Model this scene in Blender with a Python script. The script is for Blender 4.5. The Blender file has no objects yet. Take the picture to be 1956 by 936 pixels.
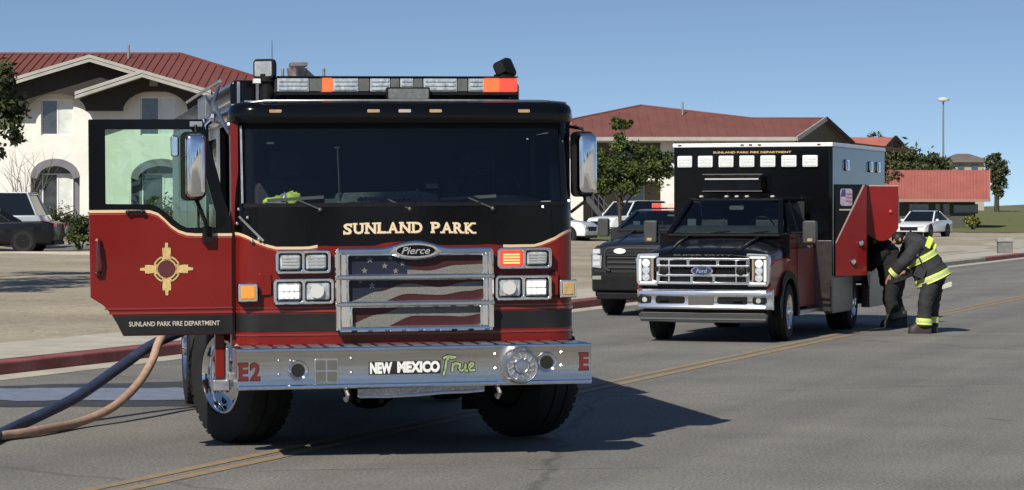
import bpy, bmesh, math, random
from mathutils import Vector, Matrix, geometry
random.seed(7)
R = math.radians
S = bpy.context.scene
COL = S.collection

# ------------------------------------------------------------------ camera, sky, sun, exposure
cd = bpy.data.cameras.new("camera")
cam = bpy.data.objects.new("camera", cd); COL.objects.link(cam)
cam.location = (0, 0, 1.75); cam.rotation_euler = (R(90), 0, 0)
cd.sensor_width = 36; cd.lens = 92.0; cd.shift_y = -68 / 1956
cd.clip_start = 0.1; cd.clip_end = 9000
S.camera = cam
SUN = Vector((0.53, 1.15, -1.0)).normalized()          # direction the light travels
elev = math.asin(-SUN.z); az = math.atan2(-SUN.x, -SUN.y)  # sun position seen from the ground
W = bpy.data.worlds.new("World"); S.world = W; W.use_nodes = True
wn = W.node_tree; wn.nodes.clear()
sky = wn.nodes.new("ShaderNodeTexSky"); sky.sky_type = 'NISHITA'; sky.sun_disc = False
sky.sun_elevation = elev; sky.sun_rotation = az
sky.altitude = 1100; sky.air_density = 1.0; sky.dust_density = 0.3; sky.ozone_density = 2.0
bg = wn.nodes.new("ShaderNodeBackground"); bg.inputs[1].default_value = 0.104
wo = wn.nodes.new("ShaderNodeOutputWorld")
wtc = wn.nodes.new("ShaderNodeTexCoord"); wsx = wn.nodes.new("ShaderNodeSeparateXYZ"); wcx = wn.nodes.new("ShaderNodeCombineXYZ")
wab = wn.nodes.new("ShaderNodeMath"); wab.operation = 'MAXIMUM'; wab.inputs[1].default_value = 0.0
wma = wn.nodes.new("ShaderNodeMath"); wma.operation = 'MULTIPLY_ADD'; wma.inputs[1].default_value = 2.1; wma.inputs[2].default_value = 0.085   # clear desert sky: no pale horizon belt
wn.links.new(wtc.outputs["Generated"], wsx.inputs[0]); wn.links.new(wsx.outputs[0], wcx.inputs[0]); wn.links.new(wsx.outputs[1], wcx.inputs[1])
wn.links.new(wsx.outputs[2], wab.inputs[0]); wn.links.new(wab.outputs[0], wma.inputs[0]); wn.links.new(wma.outputs[0], wcx.inputs[2])
wnm = wn.nodes.new("ShaderNodeVectorMath"); wnm.operation = 'NORMALIZE'; wn.links.new(wcx.outputs[0], wnm.inputs[0]); wn.links.new(wnm.outputs[0], sky.inputs[0])
wn.links.new(sky.outputs[0], bg.inputs[0]); wn.links.new(bg.outputs[0], wo.inputs[0])
sl = bpy.data.lights.new("sun", 'SUN'); sl.energy = 5.0; sl.angle = R(0.5); sl.color = (1.0, 0.94, 0.83)
so = bpy.data.objects.new("sun", sl); COL.objects.link(so)
so.rotation_euler = SUN.to_track_quat('-Z', 'Y').to_euler(); so.location = (-20, -40, 40)
S.view_settings.view_transform = 'Standard'; S.view_settings.look = 'None'
S.view_settings.exposure = 0.0; S.view_settings.gamma = 1.0
S.render.engine = 'CYCLES'
S.cycles.max_bounces = 8; S.cycles.transparent_max_bounces = 12
S.cycles.sample_clamp_indirect = 6.0; S.cycles.caustics_reflective = False; S.cycles.caustics_refractive = False

# ------------------------------------------------------------------ materials
MATS = {}
def mat(name, col, rough=0.6, metal=0.0, coat=0.0, var=0.0, vscale=6.0, bump=0.0, bscale=60.0, emit=None, es=0.0, spec=0.5,
        col2=None, detail=6.0, stretch=(1, 1, 1)):
    if name in MATS: return MATS[name]
    m = bpy.data.materials.new(name); m.use_nodes = True
    nt = m.node_tree; b = nt.nodes["Principled BSDF"]
    c4 = (*col, 1)
    b.inputs["Base Color"].default_value = c4; b.inputs["Roughness"].default_value = rough
    b.inputs["Metallic"].default_value = metal; b.inputs["Specular IOR Level"].default_value = spec
    if coat: b.inputs["Coat Weight"].default_value = coat; b.inputs["Coat Roughness"].default_value = 0.03
    if emit: b.inputs["Emission Color"].default_value = (*emit, 1); b.inputs["Emission Strength"].default_value = es
    if var or bump:
        tc = nt.nodes.new("ShaderNodeTexCoord"); mp = nt.nodes.new("ShaderNodeMapping"); mp.inputs["Scale"].default_value = stretch
        nt.links.new(tc.outputs["Object"], mp.inputs[0])
    if var:
        n = nt.nodes.new("ShaderNodeTexNoise"); n.inputs["Scale"].default_value = vscale; n.inputs["Detail"].default_value = detail
        n.inputs["Roughness"].default_value = 0.65
        nt.links.new(mp.outputs[0], n.inputs["Vector"])
        rp = nt.nodes.new("ShaderNodeValToRGB"); rp.color_ramp.elements[0].position = 0.32; rp.color_ramp.elements[1].position = 0.68
        d = col2 if col2 else tuple(max(0, x * (1 - var)) for x in col)
        u = col if col2 else tuple(min(1, x * (1 + var)) for x in col)
        rp.color_ramp.elements[0].color = (*d, 1); rp.color_ramp.elements[1].color = (*u, 1)
        nt.links.new(n.outputs["Fac"], rp.inputs[0]); nt.links.new(rp.outputs[0], b.inputs["Base Color"])
        if rough > 0.12:
            mr = nt.nodes.new("ShaderNodeMapRange"); mr.inputs[3].default_value = max(0.04, rough - 0.08); mr.inputs[4].default_value = min(1, rough + 0.1)
            nt.links.new(n.outputs["Fac"], mr.inputs[0]); nt.links.new(mr.outputs[0], b.inputs["Roughness"])
    if bump:
        n2 = nt.nodes.new("ShaderNodeTexNoise"); n2.inputs["Scale"].default_value = bscale; n2.inputs["Detail"].default_value = 4
        nt.links.new(mp.outputs[0], n2.inputs["Vector"])
        bp = nt.nodes.new("ShaderNodeBump"); bp.inputs["Strength"].default_value = bump; bp.inputs["Distance"].default_value = 0.02
        nt.links.new(n2.outputs["Fac"], bp.inputs["Height"]); nt.links.new(bp.outputs[0], b.inputs["Normal"])
    MATS[name] = m
    return m

def glass(name, tint, refl=1.0, rough=0.0):
    if name in MATS: return MATS[name]
    m = bpy.data.materials.new(name); m.use_nodes = True; nt = m.node_tree; nt.nodes.clear()
    o = nt.nodes.new("ShaderNodeOutputMaterial"); mx = nt.nodes.new("ShaderNodeMixShader")
    t = nt.nodes.new("ShaderNodeBsdfTransparent"); t.inputs[0].default_value = (*tint, 1)
    g = nt.nodes.new("ShaderNodeBsdfGlossy"); g.inputs["Roughness"].default_value = rough; g.inputs[0].default_value = (refl, refl, refl, 1)
    f = nt.nodes.new("ShaderNodeFresnel"); f.inputs[0].default_value = 1.5
    nt.links.new(f.outputs[0], mx.inputs[0]); nt.links.new(t.outputs[0], mx.inputs[1]); nt.links.new(g.outputs[0], mx.inputs[2])
    nt.links.new(mx.outputs[0], o.inputs[0]); MATS[name] = m
    return m

RED = mat("engine_red", (0.175, 0.010, 0.008), 0.35, spec=0.2, coat=0.3, var=0.06, vscale=3, bump=0.015, bscale=9)
ARED = mat("ambulance_red", (0.225, 0.011, 0.010), 0.35, spec=0.2, coat=0.4, var=0.05, vscale=3)
BLACK = mat("gloss_black", (0.003, 0.003, 0.004), 0.16, coat=0.12, spec=0.22, bump=0.008, bscale=7)
SATIN = mat("satin_black", (0.009, 0.009, 0.010), 0.5, spec=0.2, var=0.25, vscale=20)
DARK = mat("dark_inside", (0.009, 0.010, 0.012), 0.8, var=0.3, vscale=8)
BAND = mat("charcoal_band", (0.013, 0.013, 0.014), 0.45, spec=.3, var=0.2, vscale=5)
CHROME = mat("chrome", (0.80, 0.81, 0.83), 0.09, metal=1, var=0.05, vscale=9)
STEEL = mat("brushed_steel", (0.60, 0.58, 0.54), 0.19, metal=1, var=0.14, vscale=4, bump=0.05, bscale=40, stretch=(0.4, 1, 12))
ALU = mat("aluminium", (0.55, 0.55, 0.55), 0.38, metal=1, var=0.15, vscale=14)
RUBBER = mat("tyre_rubber", (0.010, 0.010, 0.010), 0.8, var=0.35, vscale=12, bump=0.25, bscale=50)
GOLD = mat("gold_leaf", (0.72, 0.50, 0.24), 0.35, var=0.15, vscale=30)
CREAM = mat("cream_lettering", (0.80, 0.64, 0.42), 0.45)
WHITE = mat("white_paint", (0.78, 0.78, 0.76), 0.4, coat=0.5, var=0.04, vscale=4)
LENS = mat("clear_lens", (0.50, 0.53, 0.53), 0.14, metal=0.25, coat=1, var=0.45, vscale=40, stretch=(1, 1, 0.4))
AMBER = mat("amber_lens", (0.75, 0.27, 0.04), 0.15, coat=1, var=0.25, vscale=40, emit=(1, 0.3, 0.05), es=0.25)
AMBER_OFF = mat("amber_lens_unlit", (0.45, 0.30, 0.14), 0.2, coat=1, var=0.2, vscale=30)
LIT_RED = mat("lit_red_lamp", (0.5, 0.03, 0.02), 0.2, emit=(1.0, 0.085, 0.055), es=1.0, var=.3, vscale=35)
LIT_ORANGE = mat("lit_orange_lamp", (0.5, 0.08, 0.03), 0.2, emit=(1.0, 0.14, 0.04), es=1.1, var=.4, vscale=40)
LIT_WHITE = mat("lit_headlamp", (0.9, 0.9, 0.88), 0.2, emit=(1, 0.98, 0.93), es=0.45)
FLAGBLUE = mat("flag_navy", (0.006, 0.009, 0.026), 0.5, var=0.3, vscale=90)
FLAGRED = mat("flag_maroon", (0.042, 0.004, 0.006), 0.5, var=0.3, vscale=90)
FLAGWHITE = mat("flag_mesh_white", (0.18, 0.178, 0.165), 0.45, var=0.55, vscale=150, detail=1)
DGLASS = mat("dark_car_glass", (0.006, 0.009, 0.013), 0.05, spec=0.45)
GREY_PL = mat("grey_plastic", (0.11, 0.118, 0.118), 0.6, var=0.2, vscale=15)
HIVIS = mat("hi_vis_yellow", (0.62, 0.74, 0.10), 0.55, var=0.15, vscale=40)
REFLT = mat("silver_tape", (0.62, 0.65, 0.55), 0.4)

# ------------------------------------------------------------------ objects and mesh helpers
def link(o, parent=None):
    COL.objects.link(o)
    if parent is not None: o.parent = parent
    return o
def thing(name, label, cat, loc=(0, 0, 0), rz=0.0, group=None, rx=0, ry=0):
    o = bpy.data.objects.new(name, None); COL.objects.link(o)
    o.location = loc; o.rotation_euler = (rx, ry, rz); o.empty_display_size = 0.3
    o["label"] = label; o["category"] = cat
    if group: o["group"] = group
    return o
def tag(o, label, cat, group=None):
    o["label"] = label; o["category"] = cat
    if group: o["group"] = group
    return o

TINY = {"lug_nuts", "hand_holes", "front_lettering", "lettering_shade", "door_lettering", "box_lettering", "bumper_lettering", "unit_number", "switches", "bezel_screws", "tread_plate", "siren_rings", "hood_lettering", "badge_script", "script_backing", "script_lettering", "lens_ribs", "led_cells", "tread_blocks"}
class MB:
    def __init__(s): s.v = []; s.f = []; s.m = []
    def add(s, vs, fs, m=0):
        k = len(s.v); s.v += [tuple(p) for p in vs]
        s.f += [tuple(i + k for i in f) for f in fs]; s.m += [m] * len(fs); return s
    def box(s, x0, x1, y0, y1, z0, z1, m=0):
        vs = [(x, y, z) for z in (z0, z1) for y in (y0, y1) for x in (x0, x1)]
        return s.add(vs, [(0, 2, 3, 1), (4, 5, 7, 6), (0, 1, 5, 4), (2, 6, 7, 3), (0, 4, 6, 2), (1, 3, 7, 5)], m)
    def obox(s, c, ax, ay, az, m=0):
        c, ax, ay, az = map(Vector, (c, ax, ay, az))
        vs = [c + ax * i + ay * j + az * k for k in (-1, 1) for j in (-1, 1) for i in (-1, 1)]
        return s.add(vs, [(0, 2, 3, 1), (4, 5, 7, 6), (0, 1, 5, 4), (2, 6, 7, 3), (0, 4, 6, 2), (1, 3, 7, 5)], m)
    def bar(s, p0, p1, w, h, m=0, up=(0, 0, 1)):
        p0, p1 = Vector(p0), Vector(p1); d = (p1 - p0); L = d.length; d = d / L
        u = Vector(up)
        if abs(d.dot(u)) > 0.98: u = Vector((0, 1, 0))
        a = d.cross(u).normalized(); b = a.cross(d).normalized()
        return s.obox((p0 + p1) / 2, a * w / 2, d * L / 2, b * h / 2, m)
    def prism(s, pts, c0, c1, holes=(), m=0, axes='xz'):
        """polygon (a,b) extruded along the third axis from c0 to c1; axes 'xz' -> along y, 'yz' -> along x, 'xy' -> along z"""
        f = {'xz': lambda a, b, c: (a, c, b), 'yz': lambda a, b, c: (c, a, b), 'xy': lambda a, b, c: (a, b, c)}[axes]
        loops = [list(pts)] + [list(h) for h in holes]
        if holes:
            allp = []; edges = []
            for lp in loops:
                k = len(allp); n = len(lp); allp += [Vector(p) for p in lp]; edges += [(k + i, k + (i + 1) % n) for i in range(n)]
            ov, oe, of, _, _, _ = geometry.delaunay_2d_cdt(allp, edges, [], 0, 1e-6)
            P = [(p.x, p.y) for p in ov]
            def inside(x, y, lp):
                c = False
                for (x0, y0), (x1, y1) in zip(lp, lp[1:] + lp[:1]):
                    if (y0 > y) != (y1 > y) and x < (x1 - x0) * (y - y0) / (y1 - y0) + x0: c = not c
                return c
            tri = []
            for t in of:
                x = sum(P[i][0] for i in t) / 3; y = sum(P[i][1] for i in t) / 3
                if inside(x, y, loops[0]) and not any(inside(x, y, h) for h in loops[1:]): tri.append(tuple(t))
        else:
            P = list(pts); tri = [tuple(range(len(P)))]
        n = len(P)
        s.add([f(a, b, c0) for a, b in P] , tri, m)
        s.add([f(a, b, c1) for a, b in P], [tuple(reversed(t)) for t in tri], m)
        for lp in loops:
            q = len(lp); vs = [f(a, b, c0) for a, b in lp] + [f(a, b, c1) for a, b in lp]
            s.add(vs, [(i, (i + 1) % q, q + (i + 1) % q, q + i) for i in range(q)], m)
        return s
    def loft(s, loops, m=0, caps=(True, True), closed=True):
        q = len(loops[0]); vs = [p for l in loops for p in l]; fs = []
        for j in range(len(loops) - 1):
            for i in range(q if closed else q - 1):
                k = (i + 1) % q
                fs.append((j * q + i, j * q + k, (j + 1) * q + k, (j + 1) * q + i))
        if caps[0]: fs.append(tuple(reversed(range(q))))
        if caps[1]: fs.append(tuple((len(loops) - 1) * q + i for i in range(q)))
        return s.add(vs, fs, m)
    def lathe(s, prof, origin, axis, n=24, m=0, caps=True):
        o = Vector(origin); d = Vector(axis).normalized()
        a = d.orthogonal().normalized(); b = d.cross(a)
        loops = [[o + d * h + (a * math.cos(2 * math.pi * i / n) + b * math.sin(2 * math.pi * i / n)) * max(r, 1e-4) for i in range(n)] for r, h in prof]
        return s.loft(loops, m, (caps, caps))
    def cyl(s, p0, p1, r0, r1=None, n=12, m=0):
        p0, p1 = Vector(p0), Vector(p1); r1 = r0 if r1 is None else r1
        return s.lathe([(r0, 0), (r1, (p1 - p0).length)], p0, p1 - p0, n, m)
    def tube(s, path, r, n=8, m=0):
        P = [Vector(p) for p in path]; rs = r if isinstance(r, (list, tuple)) else [r] * len(P)
        T = [(P[min(i + 1, len(P) - 1)] - P[max(i - 1, 0)]).normalized() for i in range(len(P))]
        a = T[0].orthogonal().normalized(); loops = []
        for i, p in enumerate(P):
            a = (a - T[i] * a.dot(T[i])).normalized(); b = T[i].cross(a)
            loops.append([p + (a * math.cos(2 * math.pi * k / n) + b * math.sin(2 * math.pi * k / n)) * rs[i] for k in range(n)])
        return s.loft(loops, m)
    def ball(s, c, r, n=12, m=0):
        rx, ry, rz = r if isinstance(r, (tuple, list)) else (r, r, r)
        loops = []
        for j in range(n // 2 + 1):
            t = math.pi * j / (n // 2); q = max(math.sin(t), 1e-3)
            loops.append([(c[0] + rx * q * math.cos(2 * math.pi * i / n), c[1] + ry * q * math.sin(2 * math.pi * i / n), c[2] - rz * math.cos(t)) for i in range(n)])
        return s.loft(loops, m)
    def mirror_x(s):
        k = len(s.v); s.v += [(-x, y, z) for x, y, z in s.v]
        s.f += [tuple(reversed([i + k for i in f])) for f in s.f]; s.m += list(s.m); return s
    def xf(s, M):
        s.v = [tuple(M @ Vector(p)) for p in s.v]; return s
    def build(s, name, mats, parent=None, bevel=0.0, ang=35, smooth=True, seg=2, label=None, kind=None):
        me = bpy.data.meshes.new(name); me.from_pydata(s.v, [], s.f)
        if not isinstance(mats, (list, tuple)): mats = [mats]
        for x in mats: me.materials.append(x)
        if len(mats) > 1: me.polygons.foreach_set("material_index", s.m)
        bm = bmesh.new(); bm.from_mesh(me); bmesh.ops.remove_doubles(bm, verts=bm.verts, dist=1e-5)
        bmesh.ops.recalc_face_normals(bm, faces=bm.faces); bm.to_mesh(me); bm.free()
        if smooth: me.shade_smooth(); me.set_sharp_from_angle(angle=R(ang))
        o = bpy.data.objects.new(name, me); link(o, parent)
        if bevel:
            b = o.modifiers.new("bevel", 'BEVEL'); b.width = bevel; b.segments = seg; b.limit_method = 'ANGLE'; b.angle_limit = R(40); b.harden_normals = smooth
        if name in TINY: o["kind"] = "stuff"
        if label: o["label"] = label
        if kind: o["kind"] = kind
        return o

def rrect(x0, x1, z0, z1, r, n=4):
    out = []
    for cx, cz, a0 in ((x1 - r, z0 + r, -90), (x1 - r, z1 - r, 0), (x0 + r, z1 - r, 90), (x0 + r, z0 + r, 180)):
        for i in range(n + 1):
            a = R(a0 + 90 * i / n); out.append((cx + r * math.cos(a), cz + r * math.sin(a)))
    return out
def circ(cx, cz, r, n=24, a0=0, a1=360):
    k = n if a1 - a0 >= 360 else n + 1
    return [(cx + r * math.cos(R(a0 + (a1 - a0) * i / n)), cz + r * math.sin(R(a0 + (a1 - a0) * i / n))) for i in range(k)]

def text_pts(body, bold=0.0, shear=0.0):
    cu = bpy.data.curves.new("t", 'FONT'); cu.body = body; cu.shear = shear; cu.offset = bold; cu.resolution_u = 3
    o = bpy.data.objects.new("t", cu); COL.objects.link(o)
    dg = bpy.context.evaluated_depsgraph_get(); me = bpy.data.meshes.new_from_object(o.evaluated_get(dg))
    vs = [(v.co.x, v.co.y) for v in me.vertices]; fs = [tuple(p.vertices) for p in me.polygons]
    bpy.data.objects.remove(o); bpy.data.curves.remove(cu); bpy.data.meshes.remove(me)
    return vs, fs
def text_into(mb, body, x0, x1, z0, z1, y, bold=0.0, shear=0.0, m=0, place=None):
    vs, fs = text_pts(body, bold, shear)
    ax = [p[0] for p in vs]; az_ = [p[1] for p in vs]
    a0, a1, b0, b1 = min(ax), max(ax), min(az_), max(az_)
    P = [(x0 + (p[0] - a0) / (a1 - a0) * (x1 - x0), z0 + (p[1] - b0) / (b1 - b0) * (z1 - z0)) for p in vs]
    place = place or (lambda a, b: (a, y, b))
    mb.add([place(a, b) for a, b in P], fs, m); return mb
# ------------------------------------------------------------------ the ground, road, kerbs, pavement
RA = R(-19.5)                                    # road runs away to the right
RN = Vector((math.cos(RA), math.sin(RA), 0)); RD = Vector((-math.sin(RA), math.cos(RA), 0))
def road_pt(n, s, z=0): return RN * n + RD * s + Vector((0, 0, z))
def smooth01(t): t = max(0, min(1, t)); return t * t * (3 - 2 * t)
def yard_z(n, s):
    a = max(0, -n - 16.4); k = 1 - smooth01((s - 115) / 75)
    return 0.13 + k * (0.0115 * min(a, 26) + 0.06 * max(0, min(a - 26, 9)))
def ground_z(x, y):
    n = x * RN.x + y * RN.y; s = x * RD.x + y * RD.y
    return yard_z(n, s) if n < -16.4 else 0.0
def structure(mb, name, m, **k):
    o = mb.build(name, m, None, **k); o["kind"] = "structure"; return o

def asphalt_mat():
    m = bpy.data.materials.new("asphalt"); m.use_nodes = True; nt = m.node_tree; b = nt.nodes["Principled BSDF"]
    L = nt.links.new; N = nt.nodes.new
    tc = N("ShaderNodeTexCoord")
    fine = N("ShaderNodeTexNoise"); fine.inputs["Scale"].default_value = 42; fine.inputs["Detail"].default_value = 8; fine.inputs["Roughness"].default_value = 0.8; L(tc.outputs["Object"], fine.inputs["Vector"])
    big = N("ShaderNodeTexNoise"); big.inputs["Scale"].default_value = 0.55; big.inputs["Detail"].default_value = 7; big.inputs["Roughness"].default_value = 0.65; L(tc.outputs["Object"], big.inputs["Vector"])
    mp = N("ShaderNodeMapping"); mp.inputs["Scale"].default_value = (1.3, 0.035, 1); L(tc.outputs["Object"], mp.inputs[0])
    strk = N("ShaderNodeTexNoise"); strk.inputs["Scale"].default_value = 1.0; strk.inputs["Detail"].default_value = 4; L(mp.outputs[0], strk.inputs["Vector"])
    r1 = N("ShaderNodeValToRGB"); r1.color_ramp.elements[0].position = 0.41; r1.color_ramp.elements[0].color = (0.105, 0.10, 0.09, 1)
    r1.color_ramp.elements[1].position = 0.60; r1.color_ramp.elements[1].color = (0.345, 0.33, 0.297, 1); L(fine.outputs[0], r1.inputs[0])
    r2 = N("ShaderNodeValToRGB"); r2.color_ramp.elements[0].position = 0.3; r2.color_ramp.elements[0].color = (0.74, 0.74, 0.745, 1)
    r2.color_ramp.elements[1].position = 0.72; r2.color_ramp.elements[1].color = (1.1, 1.09, 1.07, 1); L(big.outputs[0], r2.inputs[0])
    r3 = N("ShaderNodeValToRGB"); r3.color_ramp.elements[0].position = 0.36; r3.color_ramp.elements[0].color = (0.86, 0.86, 0.87, 1)
    r3.color_ramp.elements[1].position = 0.62; r3.color_ramp.elements[1].color = (1.04, 1.04, 1.03, 1); L(strk.outputs[0], r3.inputs[0])
    m1 = N("ShaderNodeMix"); m1.data_type = 'RGBA'; m1.blend_type = 'MULTIPLY'; m1.inputs[0].default_value = 1
    L(r1.outputs[0], m1.inputs[6]); L(r2.outputs[0], m1.inputs[7])
    m2 = N("ShaderNodeMix"); m2.data_type = 'RGBA'; m2.blend_type = 'MULTIPLY'; m2.inputs[0].default_value = 1
    L(m1.outputs[2], m2.inputs[6]); L(r3.outputs[0], m2.inputs[7])
    # hairline cracks and tar seams
    dn = N("ShaderNodeTexNoise"); dn.inputs["Scale"].default_value = 0.9; dn.inputs["Detail"].default_value = 6; L(tc.outputs["Object"], dn.inputs["Vector"])
    va = N("ShaderNodeMix"); va.data_type = 'RGBA'; va.inputs[0].default_value = 0.35; L(tc.outputs["Object"], va.inputs[6]); L(dn.outputs[1], va.inputs[7])
    vo = N("ShaderNodeTexVoronoi"); vo.feature = 'DISTANCE_TO_EDGE'; vo.inputs["Scale"].default_value = 0.16; L(va.outputs[2], vo.inputs["Vector"])
    cr = N("ShaderNodeValToRGB"); cr.color_ramp.elements[0].position = 0.0006; cr.color_ramp.elements[0].color = (0.62, 0.62, 0.62, 1)
    cr.color_ramp.elements[1].position = 0.0022; cr.color_ramp.elements[1].color = (1, 1, 1, 1); L(vo.outputs[0], cr.inputs[0])
    m3 = N("ShaderNodeMix"); m3.data_type = 'RGBA'; m3.blend_type = 'MULTIPLY'; m3.inputs[0].default_value = 1
    L(m2.outputs[2], m3.inputs[6]); L(cr.outputs[0], m3.inputs[7])
    # old oil stains and darker patches
    on = N("ShaderNodeTexNoise"); on.inputs["Scale"].default_value = 0.32; on.inputs["Detail"].default_value = 9; on.inputs["Roughness"].default_value = 0.72; L(tc.outputs["Object"], on.inputs["Vector"])
    orp = N("ShaderNodeValToRGB"); orp.color_ramp.elements[0].position = 0.60; orp.color_ramp.elements[0].color = (1, 1, 1, 1); orp.color_ramp.elements[1].position = 0.74; orp.color_ramp.elements[1].color = (0.70, 0.69, 0.68, 1); L(on.outputs[0], orp.inputs[0])
    m4 = N("ShaderNodeMix"); m4.data_type = 'RGBA'; m4.blend_type = 'MULTIPLY'; m4.inputs[0].default_value = 1
    L(m3.outputs[2], m4.inputs[6]); L(orp.outputs[0], m4.inputs[7]); m3 = m4
    L(m3.outputs[2], b.inputs["Base Color"]); b.inputs["Roughness"].default_value = 0.82
    bp = N("ShaderNodeBump"); bp.inputs["Strength"].default_value = 0.45; bp.inputs["Distance"].default_value = 0.01; L(fine.outputs[0], bp.inputs["Height"]); L(bp.outputs[0], b.inputs["Normal"])
    return m
ASPH = asphalt_mat()
CONC = mat("pale_concrete", (0.46, 0.42, 0.34), 0.85, var=0.16, vscale=1.6, bump=0.25, bscale=40)
KERBRED = mat("red_kerb_paint", (0.33, 0.115, 0.105), 0.75, var=0.45, vscale=1.6, col2=(0.20, 0.045, 0.042), bump=0.3, bscale=25)
KERBGREY = mat("kerb_concrete", (0.38, 0.35, 0.29), 0.85, var=0.2, vscale=2)
def gravel_mat(name, a, c, sc):
    m = mat(name, a, 0.95, var=0.2, vscale=sc, col2=c, bump=0.9, bscale=16, detail=12)
    nt = m.node_tree; b = nt.nodes["Principled BSDF"]; L = nt.links.new
    n = [x for x in nt.nodes if x.type == 'TEX_NOISE' and abs(x.inputs["Scale"].default_value - sc) < .01][0]; n.inputs["Roughness"].default_value = 0.85
    src = b.inputs["Base Color"].links[0].from_socket
    tc = nt.nodes.new("ShaderNodeTexCoord"); f = nt.nodes.new("ShaderNodeTexNoise"); f.inputs["Scale"].default_value = 0.22; f.inputs["Detail"].default_value = 8; L(tc.outputs["Object"], f.inputs["Vector"])
    r = nt.nodes.new("ShaderNodeValToRGB"); r.color_ramp.elements[0].position = 0.35; r.color_ramp.elements[1].position = 0.66
    r.color_ramp.elements[0].color = (0.78, 0.77, 0.75, 1); r.color_ramp.elements[1].color = (1.18, 1.15, 1.08, 1); L(f.outputs[0], r.inputs[0])
    vo = nt.nodes.new("ShaderNodeTexVoronoi"); vo.inputs["Scale"].default_value = 16.0; L(tc.outputs["Object"], vo.inputs["Vector"])
    r2 = nt.nodes.new("ShaderNodeValToRGB"); r2.color_ramp.elements[0].position = 0.0; r2.color_ramp.elements[1].position = 1.0; r2.color_ramp.elements[0].color = (0.82, 0.81, 0.80, 1); r2.color_ramp.elements[1].color = (1.16, 1.15, 1.14, 1)
    sx = nt.nodes.new("ShaderNodeSeparateColor"); L(vo.outputs["Color"], sx.inputs[0]); L(sx.outputs[0], r2.inputs[0])
    for col in (r.outputs[0], r2.outputs[0]):
        mx = nt.nodes.new("ShaderNodeMix"); mx.data_type = 'RGBA'; mx.blend_type = 'MULTIPLY'; mx.inputs[0].default_value = 1; L(src, mx.inputs[6]); L(col, mx.inputs[7]); src = mx.outputs[2]
    L(src, b.inputs["Base Color"])
    return m
GRAVEL = gravel_mat("desert_gravel", (0.43, 0.375, 0.29), (0.29, 0.255, 0.20), 5.0)
EARTH = mat("dry_earth", (0.30, 0.26, 0.19), 0.95, var=0.3, vscale=0.05, bump=0.3, bscale=2)
GRASSM = mat("dry_lawn", (0.17, 0.17, 0.055), 0.95, var=0.4, vscale=1.2, col2=(0.10, 0.115, 0.035), bump=1.0, bscale=25)

g = MB(); g.add([(-6000, -3000, 0), (6000, -3000, 0), (6000, 7000, 0), (-6000, 7000, 0)], [(0, 1, 2, 3)])
o = structure(g, "ground", EARTH); o.location.z = -0.06
def strip(name, n0, n1, s0, s1, z, m):
    q = MB(); k = 40
    vs = []; fs = []
    for i in range(k + 1):
        s = s0 + (s1 - s0) * i / k; vs += [(n0, s, z), (n1, s, z)]
    for i in range(k): fs.append((2 * i, 2 * i + 1, 2 * i + 3, 2 * i + 2))
    q.add(vs, fs); o = structure(q, name, m); o.rotation_euler.z = RA; return o
strip("road", -13.85, -1.75, -90, 900, 0.0, ASPH)
strip("gutter", -14.3, -13.85, -90, 900, 0.004, CONC)
strip("near_gutter", -1.75, -1.3, -90, 900, 0.004, CONC)
def kerb(name, n0, n1, s0, s1, m):
    q = MB(); q.prism([(n0, -0.05), (n1, -0.05), (n1 - 0.02 if n1 < -10 else n1, 0.135), (n0 if n1 < -10 else n0 + 0.02, 0.135)], s0, s1, axes='xz')
    o = structure(q, name, m, bevel=0.025); o.rotation_euler.z = RA; return o
kerb("red_kerb", -14.60, -14.30, -90, 66, KERBRED)
kerb("grey_kerb", -14.60, -14.30, 66.004, 88, KERBGREY)
kerb("far_red_kerb", -14.60, -14.30, 88.004, 400, KERBRED)
kerb("near_kerb", -1.30, -1.14, -90, 400, KERBGREY)
strip("pavement", -16.4, -14.64, -90, 400, 0.134, CONC)
strip("pavement_joint", -14.64, -14.60, -90, 400, 0.10, mat("joint_shadow", (.03, .028, .025), .9))  # shadow in the kerb gap painted as a dark strip
strip("near_pavement", -1.14, 30, -90, 400, 0.13, CONC)
def grid_sheet(name, n_list, s_list, zf, m):
    q = MB(); vs = [(n, s, zf(n, s)) for n in n_list for s in s_list]; w = len(s_list)
    fs = [(i * w + j, i * w + j + 1, (i + 1) * w + j + 1, (i + 1) * w + j) for i in range(len(n_list) - 1) for j in range(w - 1)]
    q.add(vs, fs); o = structure(q, name, m); o.rotation_euler.z = RA; return o
rg = random.Random(3)
nl = [-16.4 - 0.9 * i for i in range(50)] + [-65, -75, -95, -130, -200]
sl_ = [-90 + 8 * i for i in range(10)] + [-8 + 2.5 * i for i in range(76)] + [200, 230, 280, 340, 420]
nz = {}
def yz(n, s):
    z = yard_z(n, s)
    return z + (0.0 if n > -17 else rg.uniform(-0.02, 0.02))
grid_sheet("gravel_yard", nl, sl_, yz, GRAVEL)
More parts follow.
